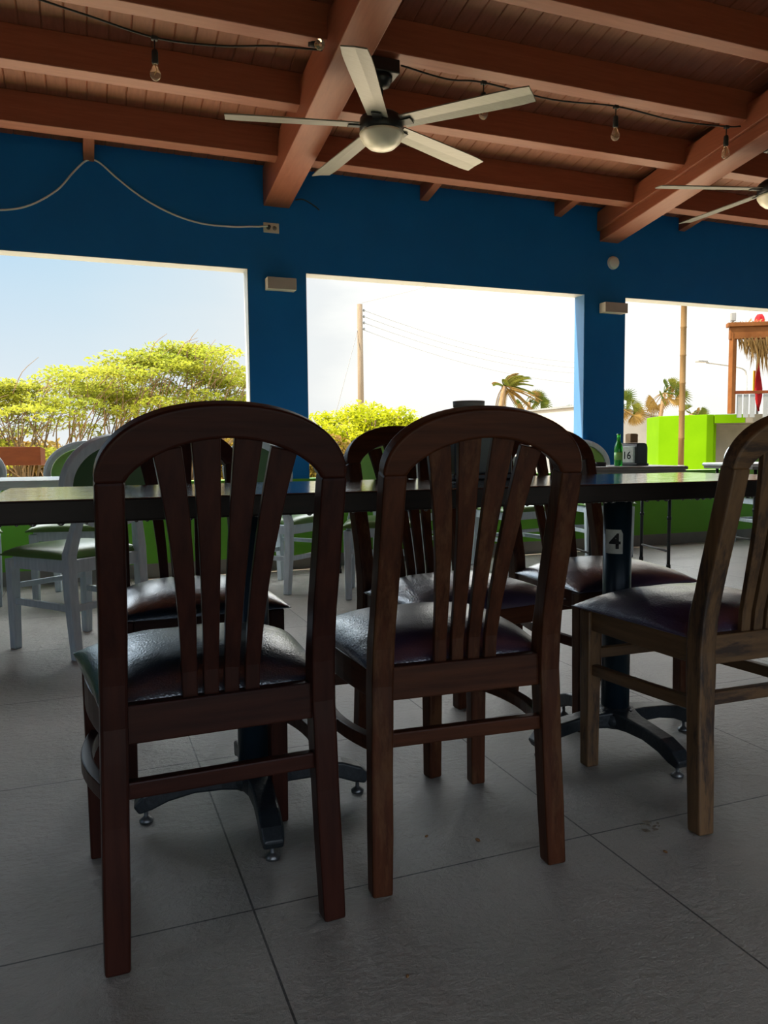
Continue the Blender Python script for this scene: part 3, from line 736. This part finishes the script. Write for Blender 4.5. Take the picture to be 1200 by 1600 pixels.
# ------------------------------------------------------------ wall fittings
def wall_lamp(x, z, w, label):
    t = empty('wall_lamp', label, 'wall lamp', (x, YW, z), 0, 'box wall lamps on the blue pillars')
    MB().box((-w/2, -0.10, -0.042), (w/2, -0.014, 0.042)).build('housing', M['taupe'], t, 0.003)
    MB().box((-w/2+0.02, -0.014, -0.03), (w/2-0.02, 0.0, 0.03)).build('back_plate', M['white'], t)
wall_lamp(1.388, 2.102, 0.215, 'taupe box wall lamp on the pillar left of the middle window')
wall_lamp(4.328, 2.098, 0.235, 'taupe box wall lamp on the pillar right of the middle window')
def sounder():
    t = empty('alarm_sounder', 'round white disc fixed high above the right pillar', 'alarm', (4.353, YW, 2.496))
    rot = Matrix.Rotation(R(90), 4, 'X')
    MB().lathe([(0.0, 0.0), (0.056, 0.0), (0.056, 0.012), (0.0, 0.012)], 32, mat=rot).build('base_plate', M['white'], t)
    MB().lathe([(0.053, 0.0125), (0.051, 0.026), (0.04, 0.034), (0.0, 0.036)], 32, mat=rot).build('cover', M['white'], t)
sounder()
def outlet():
    t = empty('wall_outlet', 'ivory power outlet on the blue wall below the broad beam', 'outlet', (1.338, YW, 2.513))
    MB().box((-0.058, -0.007, -0.036), (0.058, 0, 0.036)).build('cover_plate', M['ivory'], t, 0.003)
    for x in (-0.022, 0.024):
        rc = MB().lathe([(0.0, 0.0072), (0.016, 0.0072), (0.015, 0.010), (0.0, 0.010)], 20, mat=Matrix.Translation((x, 0, 0)) @ Matrix.Rotation(R(90), 4, 'X')).build('socket', M['dark_edge'], t)
        for q in (-0.005, 0.005):
            MB().box((x-0.004, -0.0112, q-0.001), (x+0.004, -0.0101, q+0.001)).build('slot', M['black'], rc)
outlet()
def wall_cable():
    y = YW-0.008
    t = empty('white_cable', 'thin white cable looping across the blue wall to the outlet', 'cable', (0.12, y, 2.6))
    pts = [(-1.30, 2.70), (-0.95, 2.50), (-0.62, 2.455), (-0.42, 2.462), (-0.26, 2.51), (-0.10, 2.62), (0.0, 2.74), (0.075, 2.822), (0.125, 2.843), (0.18, 2.825), (0.29, 2.735), (0.45, 2.625), (0.64, 2.54), (0.84, 2.495), (1.05, 2.493), (1.20, 2.508), (1.305, 2.515)]
    p = [Vector((a-0.12, -0.004, b-2.6)) for a, b in smooth_path([(a, b, 0) for a, b in pts], 5) for a, b in [(a, b)]] if False else [Vector((v.x-0.12, -0.004, v.y-2.6)) for v in smooth_path([(a, b, 0) for a, b in pts], 5)]
    p[-1].y = -0.030; p[-2].y = -0.022; p[-3].y = -0.014
    MB().tube(p, 0.0065, 8).build('cord', M['white'], t)
    MB().lathe([(0.0, 0), (0.013, 0), (0.013, 0.02), (0.006, 0.028), (0, 0.028)], 16, mat=Matrix.Translation((1.316-0.12, -0.0035, 2.514-2.6)) @ Matrix.Rotation(R(90), 4, 'X')).build('plug', M['black'], t)
    MB().box((-0.006, -0.012, 0.236), (0.016, 0.0075, 0.25)).build('clip', M['white'], t, 0.002)
wall_cable()
b = MB().tube(smooth_path([(1.52, YW-0.006, 2.73), (1.58, YW-0.02, 2.735), (1.66, YW-0.02, 2.70), (1.70, YW-0.02, 2.672)], 5), 0.005, 8)
tag(b.build('cable_stub', M['column']), 'short dark wire end sticking out beside the broad beam', 'cable')

# ------------------------------------------------------------ string lights
def festoon(name, label, path, bulbs):
    t = empty(name, label, 'string light', path[0], 0, 'string lights under the purlins')
    o0 = Vector(path[0])
    MB().tube([p-o0 for p in smooth_path(path, 6)], 0.005, 8).build('cable', M['rubber'], t)
    for (x, y, z), drop, d in bulbs:
        d = Vector(d).normalized(); q = Vector((x, y, z)) - o0
        rot = Vector((0, 0, -1)).rotation_difference(d).to_matrix().to_4x4()
        m = Matrix.Translation(q) @ rot
        # socket frame hangs along -z
        sk = MB().lathe([(0.0035, 0.004), (0.0035, -drop+0.002), (0.013, -drop), (0.016, -drop-0.012), (0.0165, -drop-0.062), (0.012, -drop-0.068), (0.0, -drop-0.068)], 16, mat=m).build('socket', M['rubber'], t)
        MB().box((-0.016, -0.012, -0.010), (0.016, 0.012, 0.010), mat=m).build('tee', M['rubber'], sk, 0.004)
        zb = -drop-0.0685
        gl = MB().lathe([(0.012, zb), (0.013, zb-0.010), (0.022, zb-0.028), (0.027, zb-0.046), (0.025, zb-0.062), (0.015, zb-0.075), (0.0, zb-0.079)], 20, mat=m).build('bulb', M['bulb'], t)
        MB().tube([m @ Vector((0, 0, zb-0.002)), m @ Vector((0.005, 0, zb-0.03)), m @ Vector((-0.004, 0.003, zb-0.05))], 0.0016, 6).build('filament', M['filament'], gl)
    return t
yq = 4.06
zq = zpur(4.15)-0.05
festoon('string_light', 'black festoon light string along the purlin left of the broad beam',
        [(-1.7, 4.12, zq+0.05), (-0.9, 4.1, zq-0.02), (-0.35, 4.10, zq+0.025), (0.05, 4.11, zq-0.016), (0.405, 4.15, zq-0.050), (0.72, 4.15, zq-0.035), (1.0, 4.13, zq+0.002), (1.265, 4.12, zq+0.022)],
        [((0.405, 4.15, zq-0.054), 0.055, (0.0, 0.02, -1)), ((1.20, 4.10, zq+0.03), 0.0, (0.12, -1.0, -0.45))])
festoon('string_light', 'black festoon light string along the purlin between the two ceiling beams',
        [(1.72, 4.12, (zq+0.02)-0.002), (2.0, 4.12, (zq+0.02)-0.03), (2.235, 4.12, (zq+0.02)-0.012), (2.7, 4.12, (zq+0.02)-0.038), (3.17, 4.13, (zq+0.02)-0.004), (3.62, 4.12, (zq+0.02)-0.03), (4.05, 4.12, (zq+0.02)-0.008), (4.17, 4.12, (zq+0.02)+0.01)],
        [((2.235, 4.12, (zq+0.02)-0.014), 0.055, (0, 0.02, -1)), ((3.17, 4.13, (zq+0.02)-0.008), 0.055, (0, 0.02, -1)), ((4.05, 4.12, (zq+0.02)-0.012), 0.055, (0, 0.02, -1))])

# ------------------------------------------------------------ ceiling fans
def ceiling_fan(x, y, z, a0, label, pitch):
    t = empty('ceiling_fan', label, 'ceiling fan', (x, y, z), 0, 'ceiling fans')
    zc = zpur(y) - z
    MB().box((-0.085, -0.075, zc-0.075), (0.085, 0.05, zc-0.001)).build('mounting_box', M['blackmetal'], t, 0.006)
    MB().lathe([(0.012, zc-0.14), (0.045, zc-0.125), (0.062, zc-0.095), (0.064, zc-0.076)], 28).build('canopy', M['blackmetal'], t)
    MB().lathe([(0.011, 0.06), (0.011, zc-0.13)], 16).build('downrod', M['blackmetal'], t)
    MB().lathe([(0.0, -0.045), (0.115, -0.045), (0.122, -0.03), (0.125, 0.0), (0.12, 0.035), (0.09, 0.058), (0.03, 0.066), (0.016, 0.085), (0.0, 0.085)], 36).build('motor_housing', M['blackmetal'], t)
    MB().lathe([(0.0, -0.135), (0.035, -0.132), (0.075, -0.118), (0.105, -0.092), (0.122, -0.062), (0.126, -0.046), (0.0, -0.046)], 36).build('light_bowl', M['frosted'], t)
    for k in range(5):
        a = a0 + k*2*math.pi/5
        m = Matrix.Rotation(a, 4, 'Z') @ Matrix.Rotation(R(pitch), 4, 'X')
        vs = []; fs = []; n = 10
        for i in range(n+1):
            q = i/n; r = lerp(0.13, 0.862, q); hw = lerp(0.058, 0.076, min(1, q*1.3)) if q < 0.98 else 0.07
            sk_ = 0.018*q
            for yy, zz in ((-hw+sk_, -0.004), (hw*0.2, -0.001), (hw+sk_*0.3, -0.004), (hw+sk_*0.3, 0.003), (hw*0.2, 0.006), (-hw+sk_, 0.003)):
                vs.append((r, yy, zz))
        for i in range(n):
            for j in range(6):
                jj = (j+1) % 6; fs.append((i*6+j, i*6+jj, (i+1)*6+jj, (i+1)*6+j))
        fs += [tuple(range(5, -1, -1)), tuple(range(n*6, n*6+6))]
        bl = MB().add(vs, fs, 0, False, m).build('blade', M['blade'], t, 0.001, 1)
        MB().box((0.09, -0.028, -0.012), (0.19, 0.028, -0.0045), mat=m).build('blade_bracket', M['blackmetal'], bl, 0.003)
    return t
ceiling_fan(1.625, 4.185, 2.70, R(23.9), 'ceiling fan with five pale blades and frosted bowl beside the broad beam', -11)
ceiling_fan(4.625, 4.23, 2.70, R(19.3), 'ceiling fan at the right edge, two blades in view', -11)

# ------------------------------------------------------------ floor crumbs
rnd = random.Random(3)
for (x, y, s), lab in (((0.70, 1.56, 0.006), 'orange brown crumb on the floor under the front middle chair, left of two'), ((0.80, 1.50, 0.008), 'orange brown crumb on the floor under the front middle chair, right of two'),
                       ((0.475, 1.14, 0.005), 'tiny orange crumb alone on the open floor at the bottom'), ((1.155, 1.30, 0.006), 'small dark crumb left of the worn chair leg')):
    b = MB(); m = 7
    b.lathe([(0.0, 0.0), (s*0.8, 0.0), (s, s*0.25), (s*0.6, s*0.5), (0, s*0.55)], m)
    o = b.build('crumb', M['crumb']); o.location = (x, y, 0.0005); o.scale = (1, 0.6, 1); o.rotation_euler = (0, 0, rnd.uniform(0, 3)); tag(o, lab, 'crumb', 'crumbs on the floor')
b = MB()
for k in range(12):
    x, y = rnd.uniform(-0.03, 0.03), rnd.uniform(-0.016, 0.016); s = rnd.uniform(0.003, 0.009); a = rnd.uniform(0, 3)
    b.box((-s, -s*0.4, 0), (s, s*0.4, 0.001), mat=Matrix.Translation((x, y, 0.0006+0.0008*k)) @ Matrix.Rotation(a, 4, 'Z') @ Matrix.Rotation(0.1, 4, 'Y'))
o = b.build('dry_leaf_scraps', M['scrap']); o.location = (1.19, 1.40, 0.0008); tag(o, 'scrap of crushed dry leaf on the tile by the worn chair', 'leaf')

# ------------------------------------------------------------ outdoors
g = MB().box((-60, YW+WT, -0.5), (120, 160, -0.3)).build('ground', M['sand']); struct(g, 'pale sandy ground outside the windows', 'ground')
g = MB().box((-60, -60, -0.6), (XL-0.16, YW+WT-0.01, -0.3)); g.box((XR+0.16, -60, -0.6), (60, YW+WT-0.01, -0.3)); g.box((XL-0.16, -60, -0.6), (XR+0.16, YB-0.15, -0.3))
g = g.build('dark_ground', M['soil']); struct(g, 'dark ground added beside and behind the room, outside the frame, to cut bounce light', 'ground')  # dark ground added out of view so little light bounces onto the purlins

def leaf_cluster(b, c, rx, ry, rz, n, s, rnd, flat=0.5):
    for _ in range(n):
        while True:
            u = Vector((rnd.uniform(-1, 1), rnd.uniform(-1, 1), rnd.uniform(-1, 1)))
            if u.length < 1: break
        p = Vector(c) + Vector((u.x*rx, u.y*ry, u.z*rz))
        e = Euler((rnd.gauss(0, flat), rnd.gauss(0, flat), rnd.uniform(0, 6.28))).to_matrix()
        l = s*rnd.uniform(0.6, 1.5); w = l*0.42
        q = [p + e @ Vector(v) for v in ((-l, 0, 0), (0, -w, 0.1*l), (l, 0, 0), (0, w, 0.1*l))]
        b.add(q, [(0, 1, 2, 3)])
def acacia():
    rnd = random.Random(11)
    t = empty('acacia_tree', 'windswept yellow-green acacia tree filling the left window', 'tree', (0.2, 14.9, -0.3))
    O = Vector((0.2, 14.9, -0.3)); br = MB(); lf = MB()
    def top(x):   # crown outline, heights above the ground point
        return interp([(-2.6, 1.9), (-1.7, 2.3), (-0.8, 2.65), (0.2, 2.85), (1.0, 3.15), (1.8, 3.30), (2.4, 3.0), (3.4, 2.3)], x)
    roots = [Vector((-0.5, 0.1, 0)), Vector((0.2, 0, 0)), Vector((0.7, -0.2, 0)), Vector((1.6, 0.3, 0)), Vector((-1.2, 0.3, 0))]
    for k in range(150):
        x = rnd.uniform(-2.6, 3.3); y = rnd.uniform(-1.3, 1.3)
        zt = top(x); z = zt - abs(rnd.gauss(0, 0.55)) - 0.10*abs(y)
        z = max(z, 0.7)
        c = Vector((x, y, z))
        r = min(roots, key=lambda q: abs(q.x-(x-0.5))+rnd.uniform(0, 0.9))
        m1 = r + (c-r)*0.35 + Vector((rnd.uniform(-.25, .1), rnd.uniform(-.2, .2), 0.25)); m2 = r + (c-r)*0.72 + Vector((rnd.uniform(-.2, .1), rnd.uniform(-.2, .2), 0.16))
        path = smooth_path([r, m1, m2, c], 3); n = len(path)
        br.tube(path, 0.017, 5, scales=[(lerp(1.2, 0.18, i/(n-1)),)*2 for i in range(n)])
        big = rnd.uniform(0.25, 0.5)
        leaf_cluster(lf, c, big*1.25, big, 0.09, int(165*big/0.4), 0.044, rnd, 0.45)
        leaf_cluster(lf, c+Vector((rnd.uniform(-.3, .3), 0, rnd.uniform(-.16, -.05))), big, big*0.8, 0.06, int(80*big/0.4), 0.04, rnd, 0.45)
    for k in range(190):     # bare wind-blown twigs above the crown
        x = rnd.uniform(-2.2, 2.6); zt = top(x); y = rnd.uniform(-1.1, 0.7); s = Vector((x, y, zt-rnd.uniform(0.25, 1.3)))
        l = rnd.uniform(0.3, 0.75); e = s + Vector((l*rnd.uniform(0.3, 1.0), rnd.uniform(-.1, .1), l*rnd.uniform(0.35, 0.9)))
        path = smooth_path([s, (s+e)/2+Vector((-0.05, 0, 0.05)), e], 3); n = len(path)
        br.tube(path, 0.009, 4, scales=[(lerp(1.1, 0.35, i/(n-1)),)*2 for i in range(n)])
    br.build('branches', M['bark'], t, fix=False); lf.build('foliage', M['leaf_y'], t, fix=False)
acacia()
def shrub(name, label, loc, rx, ry, h, mt, n, seed, s=0.05, group=None):
    rnd = random.Random(seed); t = empty(name, label, 'shrub', loc, 0, group); lf = MB(); br = MB()
    for k in range(n):
        x = rnd.uniform(-1, 1); y = rnd.uniform(-1, 1); hz = h*(1-0.35*x*x)*(0.55+0.45*rnd.random())
        c = Vector((x*rx, y*ry, hz)); br.tube([(x*rx*0.6, y*ry*0.6, 0), c*0.6, c], 0.02, 4)
        leaf_cluster(lf, c, rx*0.17+0.18, ry*0.2+0.15, h*0.09+0.05, 110, s, rnd, 0.6)
        leaf_cluster(lf, (x*rx, y*ry, hz*0.6), rx*0.17+0.18, ry*0.2+0.15, h*0.2, 50, s, rnd, 0.8)
    br.build('branches', M['bark'], t, fix=False); lf.build('foliage', mt, t, fix=False)
shrub('bush', 'bright yellow-green bush in the middle window beside the utility pole', (7.6, 21.0, -0.3), 1.9, 1.2, 2.42, M['leaf_b'], 110, 5, 0.07)
shrub('brush', 'dry orange-brown brush under the acacia at left', (-3.5, 18.0, -0.3), 3.2, 0.8, 1.75, M['leaf_d'], 130, 6, 0.07)
shrub('brush', 'dry brush under the acacia, right of the front left chair', (3.7, 18.0, -0.3), 2.4, 0.8, 1.75, M['leaf_d'], 110, 8, 0.07)

def palm(label, crown, r, seed, lean=0.6, dry=0.3, fan=True, nf=16, wind=0.9):
    rnd = random.Random(seed); c = Vector(crown); base = Vector((c.x-lean, c.y, -0.3))
    t = empty('palm_tree', label, 'palm tree', base, 0, 'wind-blown palms beyond the windows')
    O = base
    tr = smooth_path([(0, 0, 0), (c-O)*0.5+Vector((-0.1*lean, 0, 0)), c-O], 5)
    MB().tube(tr, 0.12*r, 8, scales=[(lerp(1.1, 0.75, i/(len(tr)-1)),)*2 for i in range(len(tr))]).build('trunk', M['bark'], t)
    gl = MB(); dl = MB()
    for k in range(nf):
        az = 2*math.pi*k/nf + rnd.uniform(-.2, .2); el = rnd.uniform(-0.5, 1.25)
        d = Vector((math.cos(az)*math.cos(el) + 0.35*wind, math.sin(az)*math.cos(el)*0.7, math.sin(el))).normalized()
        b = dl if (el < 0.0 or rnd.random() < dry*0.5) else gl
        c0 = c-O; L = r*rnd.uniform(0.8, 1.1)
        pts = [c0 + d*L*q + Vector((wind*0.3*L*q*q, 0, -0.42*L*q*q)) for q in (0, .2, .4, .6, .8, 1.0)]
        b.tube(pts, 0.025*r, 4, scales=[(lerp(1, 0.3, i/5),)*2 for i in range(6)])
        if fan:
            p = pts[3]; ax = (pts[4]-pts[2]).normalized()
            sd = ax.cross(Vector((0.2, 1, 0.3))).normalized()
            for q in range(13):
                a = (q-6)/6*1.35; dd = (ax*math.cos(a) + sd*math.sin(a)).normalized(); l = L*0.58*(1-0.25*abs(a)/1.35)
                e = p + dd*l + Vector((0.12*wind*l, 0, -0.15*l)); w = dd.cross(Vector((0, 1, 0.1))).normalized()*0.035*r
                m = p + dd*l*0.55
                b.add([p, m-w, e, m+w], [(0, 1, 2, 3)])
        else:
            for i in range(22):
                q = 0.12 + 0.86*i/21; f_ = q*5; j = min(4, int(f_)); p = pts[j].lerp(pts[j+1], f_-j)
                for s in (-1, 1):
                    sd = d.cross(Vector((0, 0, 1))); sd = sd.normalized() if sd.length > 1e-3 else Vector((1, 0, 0))
                    l = L*0.34*(1-0.55*q); e = p + sd*s*l*0.45 + Vector((0.75*wind*l, 0, -0.55*l)) + d*l*0.4
                    w = Vector((0.0, 0.0, 0.022*r)); m = (p+e)/2
                    b.add([p, m-w, e, m+w], [(0, 1, 2, 3)])
    gl.build('fronds', M['palm_g'], t, fix=False)
    dl.build('dry_fronds', M['palm_d'], t, fix=False)
palm('tall ragged palm in the middle window above the front middle chair', (17.35, 30.1, 3.7), 1.15, 1, 0.5, 0.5, False, 18, 1.1)
palm('smaller palm just right of the tall ragged palm', (19.45, 31.4, 3.1), 0.85, 2, 0.4, 0.6, True, 15)
palm('low palm half hidden by the right edge of the middle window', (24.5, 35.3, 2.51), 0.98, 3, 0.3, 0.3)
palm('palm at the left edge of the right window above the white building', (18.3, 23.3, 2.34), 0.83, 4, 0.3, 0.3)
palm('palm with a leaning trunk left of the bamboo pole', (21.1, 24.3, 3.05), 0.85, 5, 0.5, 0.3)
palm('low palm peeking over the lime building behind the bamboo pole', (24.3, 26.3, 2.35), 0.75, 9, 0.3, 0.2)

def utility_pole():
    t = empty('utility_pole', 'wooden utility pole with wires in the middle window', 'utility pole', (12.83, 36.2, -0.3))
    MB().lathe([(0.17, 0), (0.13, 8.35)], 14).build('pole', M['pole_wood'], t)
    for z in (8.0, 7.7, 7.4, 7.1):
        MB().lathe([(0.0, 0), (0.04, 0), (0.06, 0.06), (0.04, 0.12), (0, 0.12)], 10, mat=Matrix.Translation((0.19, -0.05, z))).build('insulator', M['fence'], t)
    MB().tube([(-0.1, 0, 7.2), (-2.4, -1.0, 0.3)], 0.016, 5).build('stay_wire', M['lampmetal'], t)
utility_pole()
for k, (z, ez, lab) in enumerate(((7.75, 5.9, 'topmost of the four wires running right from the utility pole'), (7.45, 5.55, 'second of the four wires right of the utility pole'), (7.15, 5.2, 'third of the four wires right of the utility pole'), (6.8, 4.5, 'lowest wire right of the utility pole'))):
    a = Vector((13.05, 36.15, z)); e = Vector((34, 44, ez+0.8)); p = []
    for i in range(13):
        q = i/12; v = a.lerp(e, q); v.z -= 4*0.7*q*(1-q); p.append(v-a)
    o = MB().tube(p, 0.011, 5).build('power_line', M['lampmetal']); o.location = a; tag(o, lab, 'wire', 'power lines')
a = Vector((12.9, 36.1, 8.1)); p = [Vector((0, 0, 0)), Vector((2.4, -4, 0.35)), Vector((6, -9, 1.6))]
o = MB().tube(smooth_path(p, 4), 0.011, 5).build('power_line', M['lampmetal']); o.location = a; tag(o, 'single wire rising right from the top of the utility pole', 'wire', 'power lines')

def lime_building():
    t = empty('garden_building', 'bright lime green flat-roofed building with a bare concrete bay', 'building', (10.4, 10.5, -0.3))
    O = Vector((10.4, 10.5, -0.3))
    b = MB(); ring = [(9.74, 11.33), (10.14, 10.62), (10.25, 10.62), (10.25, 10.9), (13.5, 9.2), (14.4, 11.8), (11.0, 13.2)]
    MB().prism([(9.73, 11.33), (10.12, 10.58), (10.26, 10.56), (10.42, 11.9), (10.1, 12.1)], 'z', -0.3, 1.47, mat=Matrix.Translation(-O)).build('side_wall', M['lime_ext'], t, 0.01)
    MB().prism([(10.27, 10.55), (10.70, 10.30), (10.72, 10.5), (10.3, 10.75)], 'z', 1.32, 1.468, mat=Matrix.Translation(-O)).build('lintel', M['lime_ext'], t)
    MB().prism([(10.705, 10.30), (13.4, 8.72), (13.5, 8.95), (10.725, 10.5)], 'z', 1.32, 1.465, mat=Matrix.Translation(-O)).build('lintel', M['concrete'], t)
    MB().prism([(10.31, 10.76), (10.45, 10.70), (10.52, 11.2), (10.38, 11.3)], 'z', -0.3, 1.315, mat=Matrix.Translation(-O)).build('pillar', M['lime_ext'], t)
    MB().prism([(10.47, 11.18), (13.7, 9.4), (13.8, 9.6), (10.55, 11.4)], 'z', -0.3, 1.315, mat=Matrix.Translation(-O)).build('back_wall', M['concrete'], t)
    MB().prism([(10.32, 10.78), (13.5, 8.98), (13.9, 9.6), (10.42, 11.6)], 'z', 1.322, 1.45, mat=Matrix.Translation(-O)).build('roof_slab', M['concrete'], t)
lime_building()
def white_building():
    t = empty('white_shed', 'low white gabled building left of the bamboo pole', 'building', (20.2, 26, -0.3))
    O = Vector((20.2, 26, -0.3))
    MB().box((-1.9, -0.6, 0), (2.4, 4, 1.35)).build('base_wall', M['fence'], t)
    MB().prism([(-2.0, 1.352), (2.6, 1.352), (2.6, 2.2), (-0.2, 2.75), (-2.0, 2.85)], 'y', -0.65, 4.05).build('upper_wall', M['ext_white'], t)
    MB().prism([(-2.1, 2.86), (-0.2, 2.76), (2.7, 2.2), (2.7, 2.26), (-0.2, 2.83), (-2.1, 2.93)], 'y', -0.75, 4.1).build('roof', M['fence'], t)
white_building()
def bamboo():
    t = empty('bamboo_pole', 'tall bamboo pole standing in front of the lime building', 'pole', (7.96, 8.8, -0.3))
    MB().lathe([(0.046, 0.0), (0.044, 0.95)], 14).build('sleeve', M['concrete'], t)
    prof = []; z = 0.951
    while z < 4.6:
        prof += [(0.041, z), (0.040, z+0.36), (0.044, z+0.37), (0.044, z+0.385)]; z += 0.39
    MB().lathe(prof, 14).build('cane', M['bamboo'], t)
bamboo()
def lookout():
    t = empty('lookout_deck', 'timber lookout deck with thatched roof at the right edge', 'lookout', (10.9, 10.3, -0.3))
    O = Vector((10.9, 10.3, -0.3))
    def P(*p): return Vector(p)-O
    for x, y in ((10.33, 10.25), (11.9, 9.35)):
        MB().box((-0.045, -0.045, 1.466+0.3), (0.045, 0.045, 3.12), mat=Matrix.Translation((x-O.x, y-O.y, 0))).build('post', M['deckwood'], t, 0.006)
    ang = math.atan2(9.35-10.25, 11.9-10.33)
    m = Matrix.Translation(P(10.33, 10.25, 0)) @ Matrix.Rotation(ang, 4, 'Z')
    L = 1.85
    MB().box((-0.06, -0.05, 2.72), (L, 0.05, 2.92), mat=m).build('beam', M['deckwood'], t, 0.006)
    MB().box((-0.10, -0.08, 2.922), (L, 0.08, 2.99), mat=m).build('fascia', M['deckwood'], t, 0.006)
    MB().box((0.0, -0.03, 1.80), (L, 0.03, 1.85), mat=m).build('handrail', M['railwood'], t, 0.004)
    for k in range(14):
        if k in (3,): continue
        x = 0.09 + k*0.105
        MB().box((x, -0.012, 1.40), (x+0.078, 0.012, 1.79), mat=m).build('fence_board', M['fence'], t, 0.003)
    rn = random.Random(2); b = MB()
    for k in range(640):
        x = rn.uniform(0.1, L) ; fall = min(1.0, 0.15+x*1.1)
        s = m @ Vector((x, rn.uniform(-0.12, 0.12), 2.72-rn.uniform(-0.02, 0.05))); l = rn.uniform(0.25, 1.05)*fall
        e = s + Vector((rn.uniform(-.05, .32), rn.uniform(-.15, .1), -1)).normalized()*l
        w = Vector((rn.uniform(.006, .014), rn.uniform(-.006, .006), 0)); c = (s+e)/2+Vector((0.02, 0, 0))
        b.add([s-w, c-w, e, c+w, s+w], [(0, 1, 2, 3, 4)])
    for k in range(120):
        x = rn.uniform(-0.05, L); s = m @ Vector((x, rn.uniform(-.06, .06), 2.985)); e = s + Vector((rn.uniform(-.1, .1), rn.uniform(-.05, .05), rn.uniform(.0, .06)))
        w = Vector((0.0, 0.006, 0.008)); b.add([s-w, e-w, e+w, s+w], [(0, 1, 2, 3)])
    th = b.build('thatch', M['thatch'], t, fix=False); th['kind'] = 'stuff'
    MB().box((-0.05, -0.05, 3.02), (0.03, 0.03, 3.16), mat=m).build('floodlight', M['lampmetal'], t, 0.008)
lookout()
def parasol(label, loc, h, r):
    t = empty('closed_parasol', label, 'parasol', loc)
    MB().lathe([(0.02, 1.25), (0.02, 3.0)], 8).build('pole', M['lampmetal'], t)
    b = MB(); n = 20; vs = []; fs = []; prof = [(1.0, 0.0), (0.92, 0.25), (0.78, 0.6), (0.55, 0.9), (0.30, 1.0)]
    for pr, pz in prof:
        for k in range(n):
            a = 2*math.pi*k/n; q = r*pr*(1+0.22*math.cos(5*a)); vs.append((q*math.cos(a), q*math.sin(a), 3.0+(pz-1)*h+0.04))
    for i in range(len(prof)-1):
        for k in range(n): fs.append((i*n+k, i*n+(k+1) % n, (i+1)*n+(k+1) % n, (i+1)*n+k))
    fs += [tuple(range(n)), tuple(range(4*n, 5*n))]
    b.add(vs, fs, 0, True).build('canopy', M['red'], t)
parasol('closed red parasol showing above the thatched lookout', (11.50, 10.80, 0.25), 0.55, 0.12)
def flag():
    t = empty('hanging_cloth', 'red and yellow cloth hanging inside the lookout', 'cloth', (10.95, 10.3, 1.52))
    n = 8; vs = []; fs = []
    for i in range(n+1):
        q = i/n; w = 0.02+0.16*math.sin(math.pi*min(1, q*1.1))*(1-0.3*q); z = 1.05*q
        for j in range(5):
            u = j/4-0.5; vs.append((u*w+0.05*(1-q), 0.02*math.sin(j*2.2+i), z))
    for i in range(n):
        for j in range(4): fs.append((i*5+j, i*5+j+1, i*5+j+6, i*5+j+5))
    b = MB().add(vs, fs, 0, True); o = b.build('red_cloth', M['red'], t, fix=False); s = o.modifiers.new('thick', 'SOLIDIFY'); s.thickness = 0.006
    MB().box((-0.06, 0.03, 0.35), (-0.01, 0.04, 0.70)).build('yellow_strip', M['yellowcloth'], t)
flag()
def street_lamp():
    t = empty('street_lamp', 'slim street lamp with a long arm left of the lookout', 'street lamp', (24.05, 23.15, -0.3))
    MB().lathe([(0.07, 0), (0.045, 4.0)], 10).build('pole', M['lampmetal'], t)
    MB().tube(smooth_path([(0, 0, 3.95), (-0.05, 0.05, 4.2), (-0.4, 0.2, 4.33), (-1.4, 0.62, 4.5)], 5), 0.03, 7).build('arm', M['lampmetal'], t)
    MB().box((-1.85, 0.55, 4.50), (-1.38, 0.75, 4.58)).build('lamp_head', M['lampmetal'], t, 0.02)
street_lamp()
def rail():
    t = empty('timber_rail', 'red-brown timber rail outside the left window', 'rail', (-0.6, 8.3, -0.3))
    MB().prism([(-0.075, 1.08), (0.075, 1.08), (0.08, 1.24), (-0.08, 1.26)], 'x', -2.6, 0.24, mat=Matrix.Rotation(R(-14), 4, 'Z')).build('top_rail', M['railwood'], t, 0.006)
    for x in (-2.3, -1.2):
        MB().box((x-0.05, -0.05, 0), (x+0.05, 0.05, 1.08), mat=Matrix.Rotation(R(-14), 4, 'Z')).build('post', M['railwood'], t)
rail()
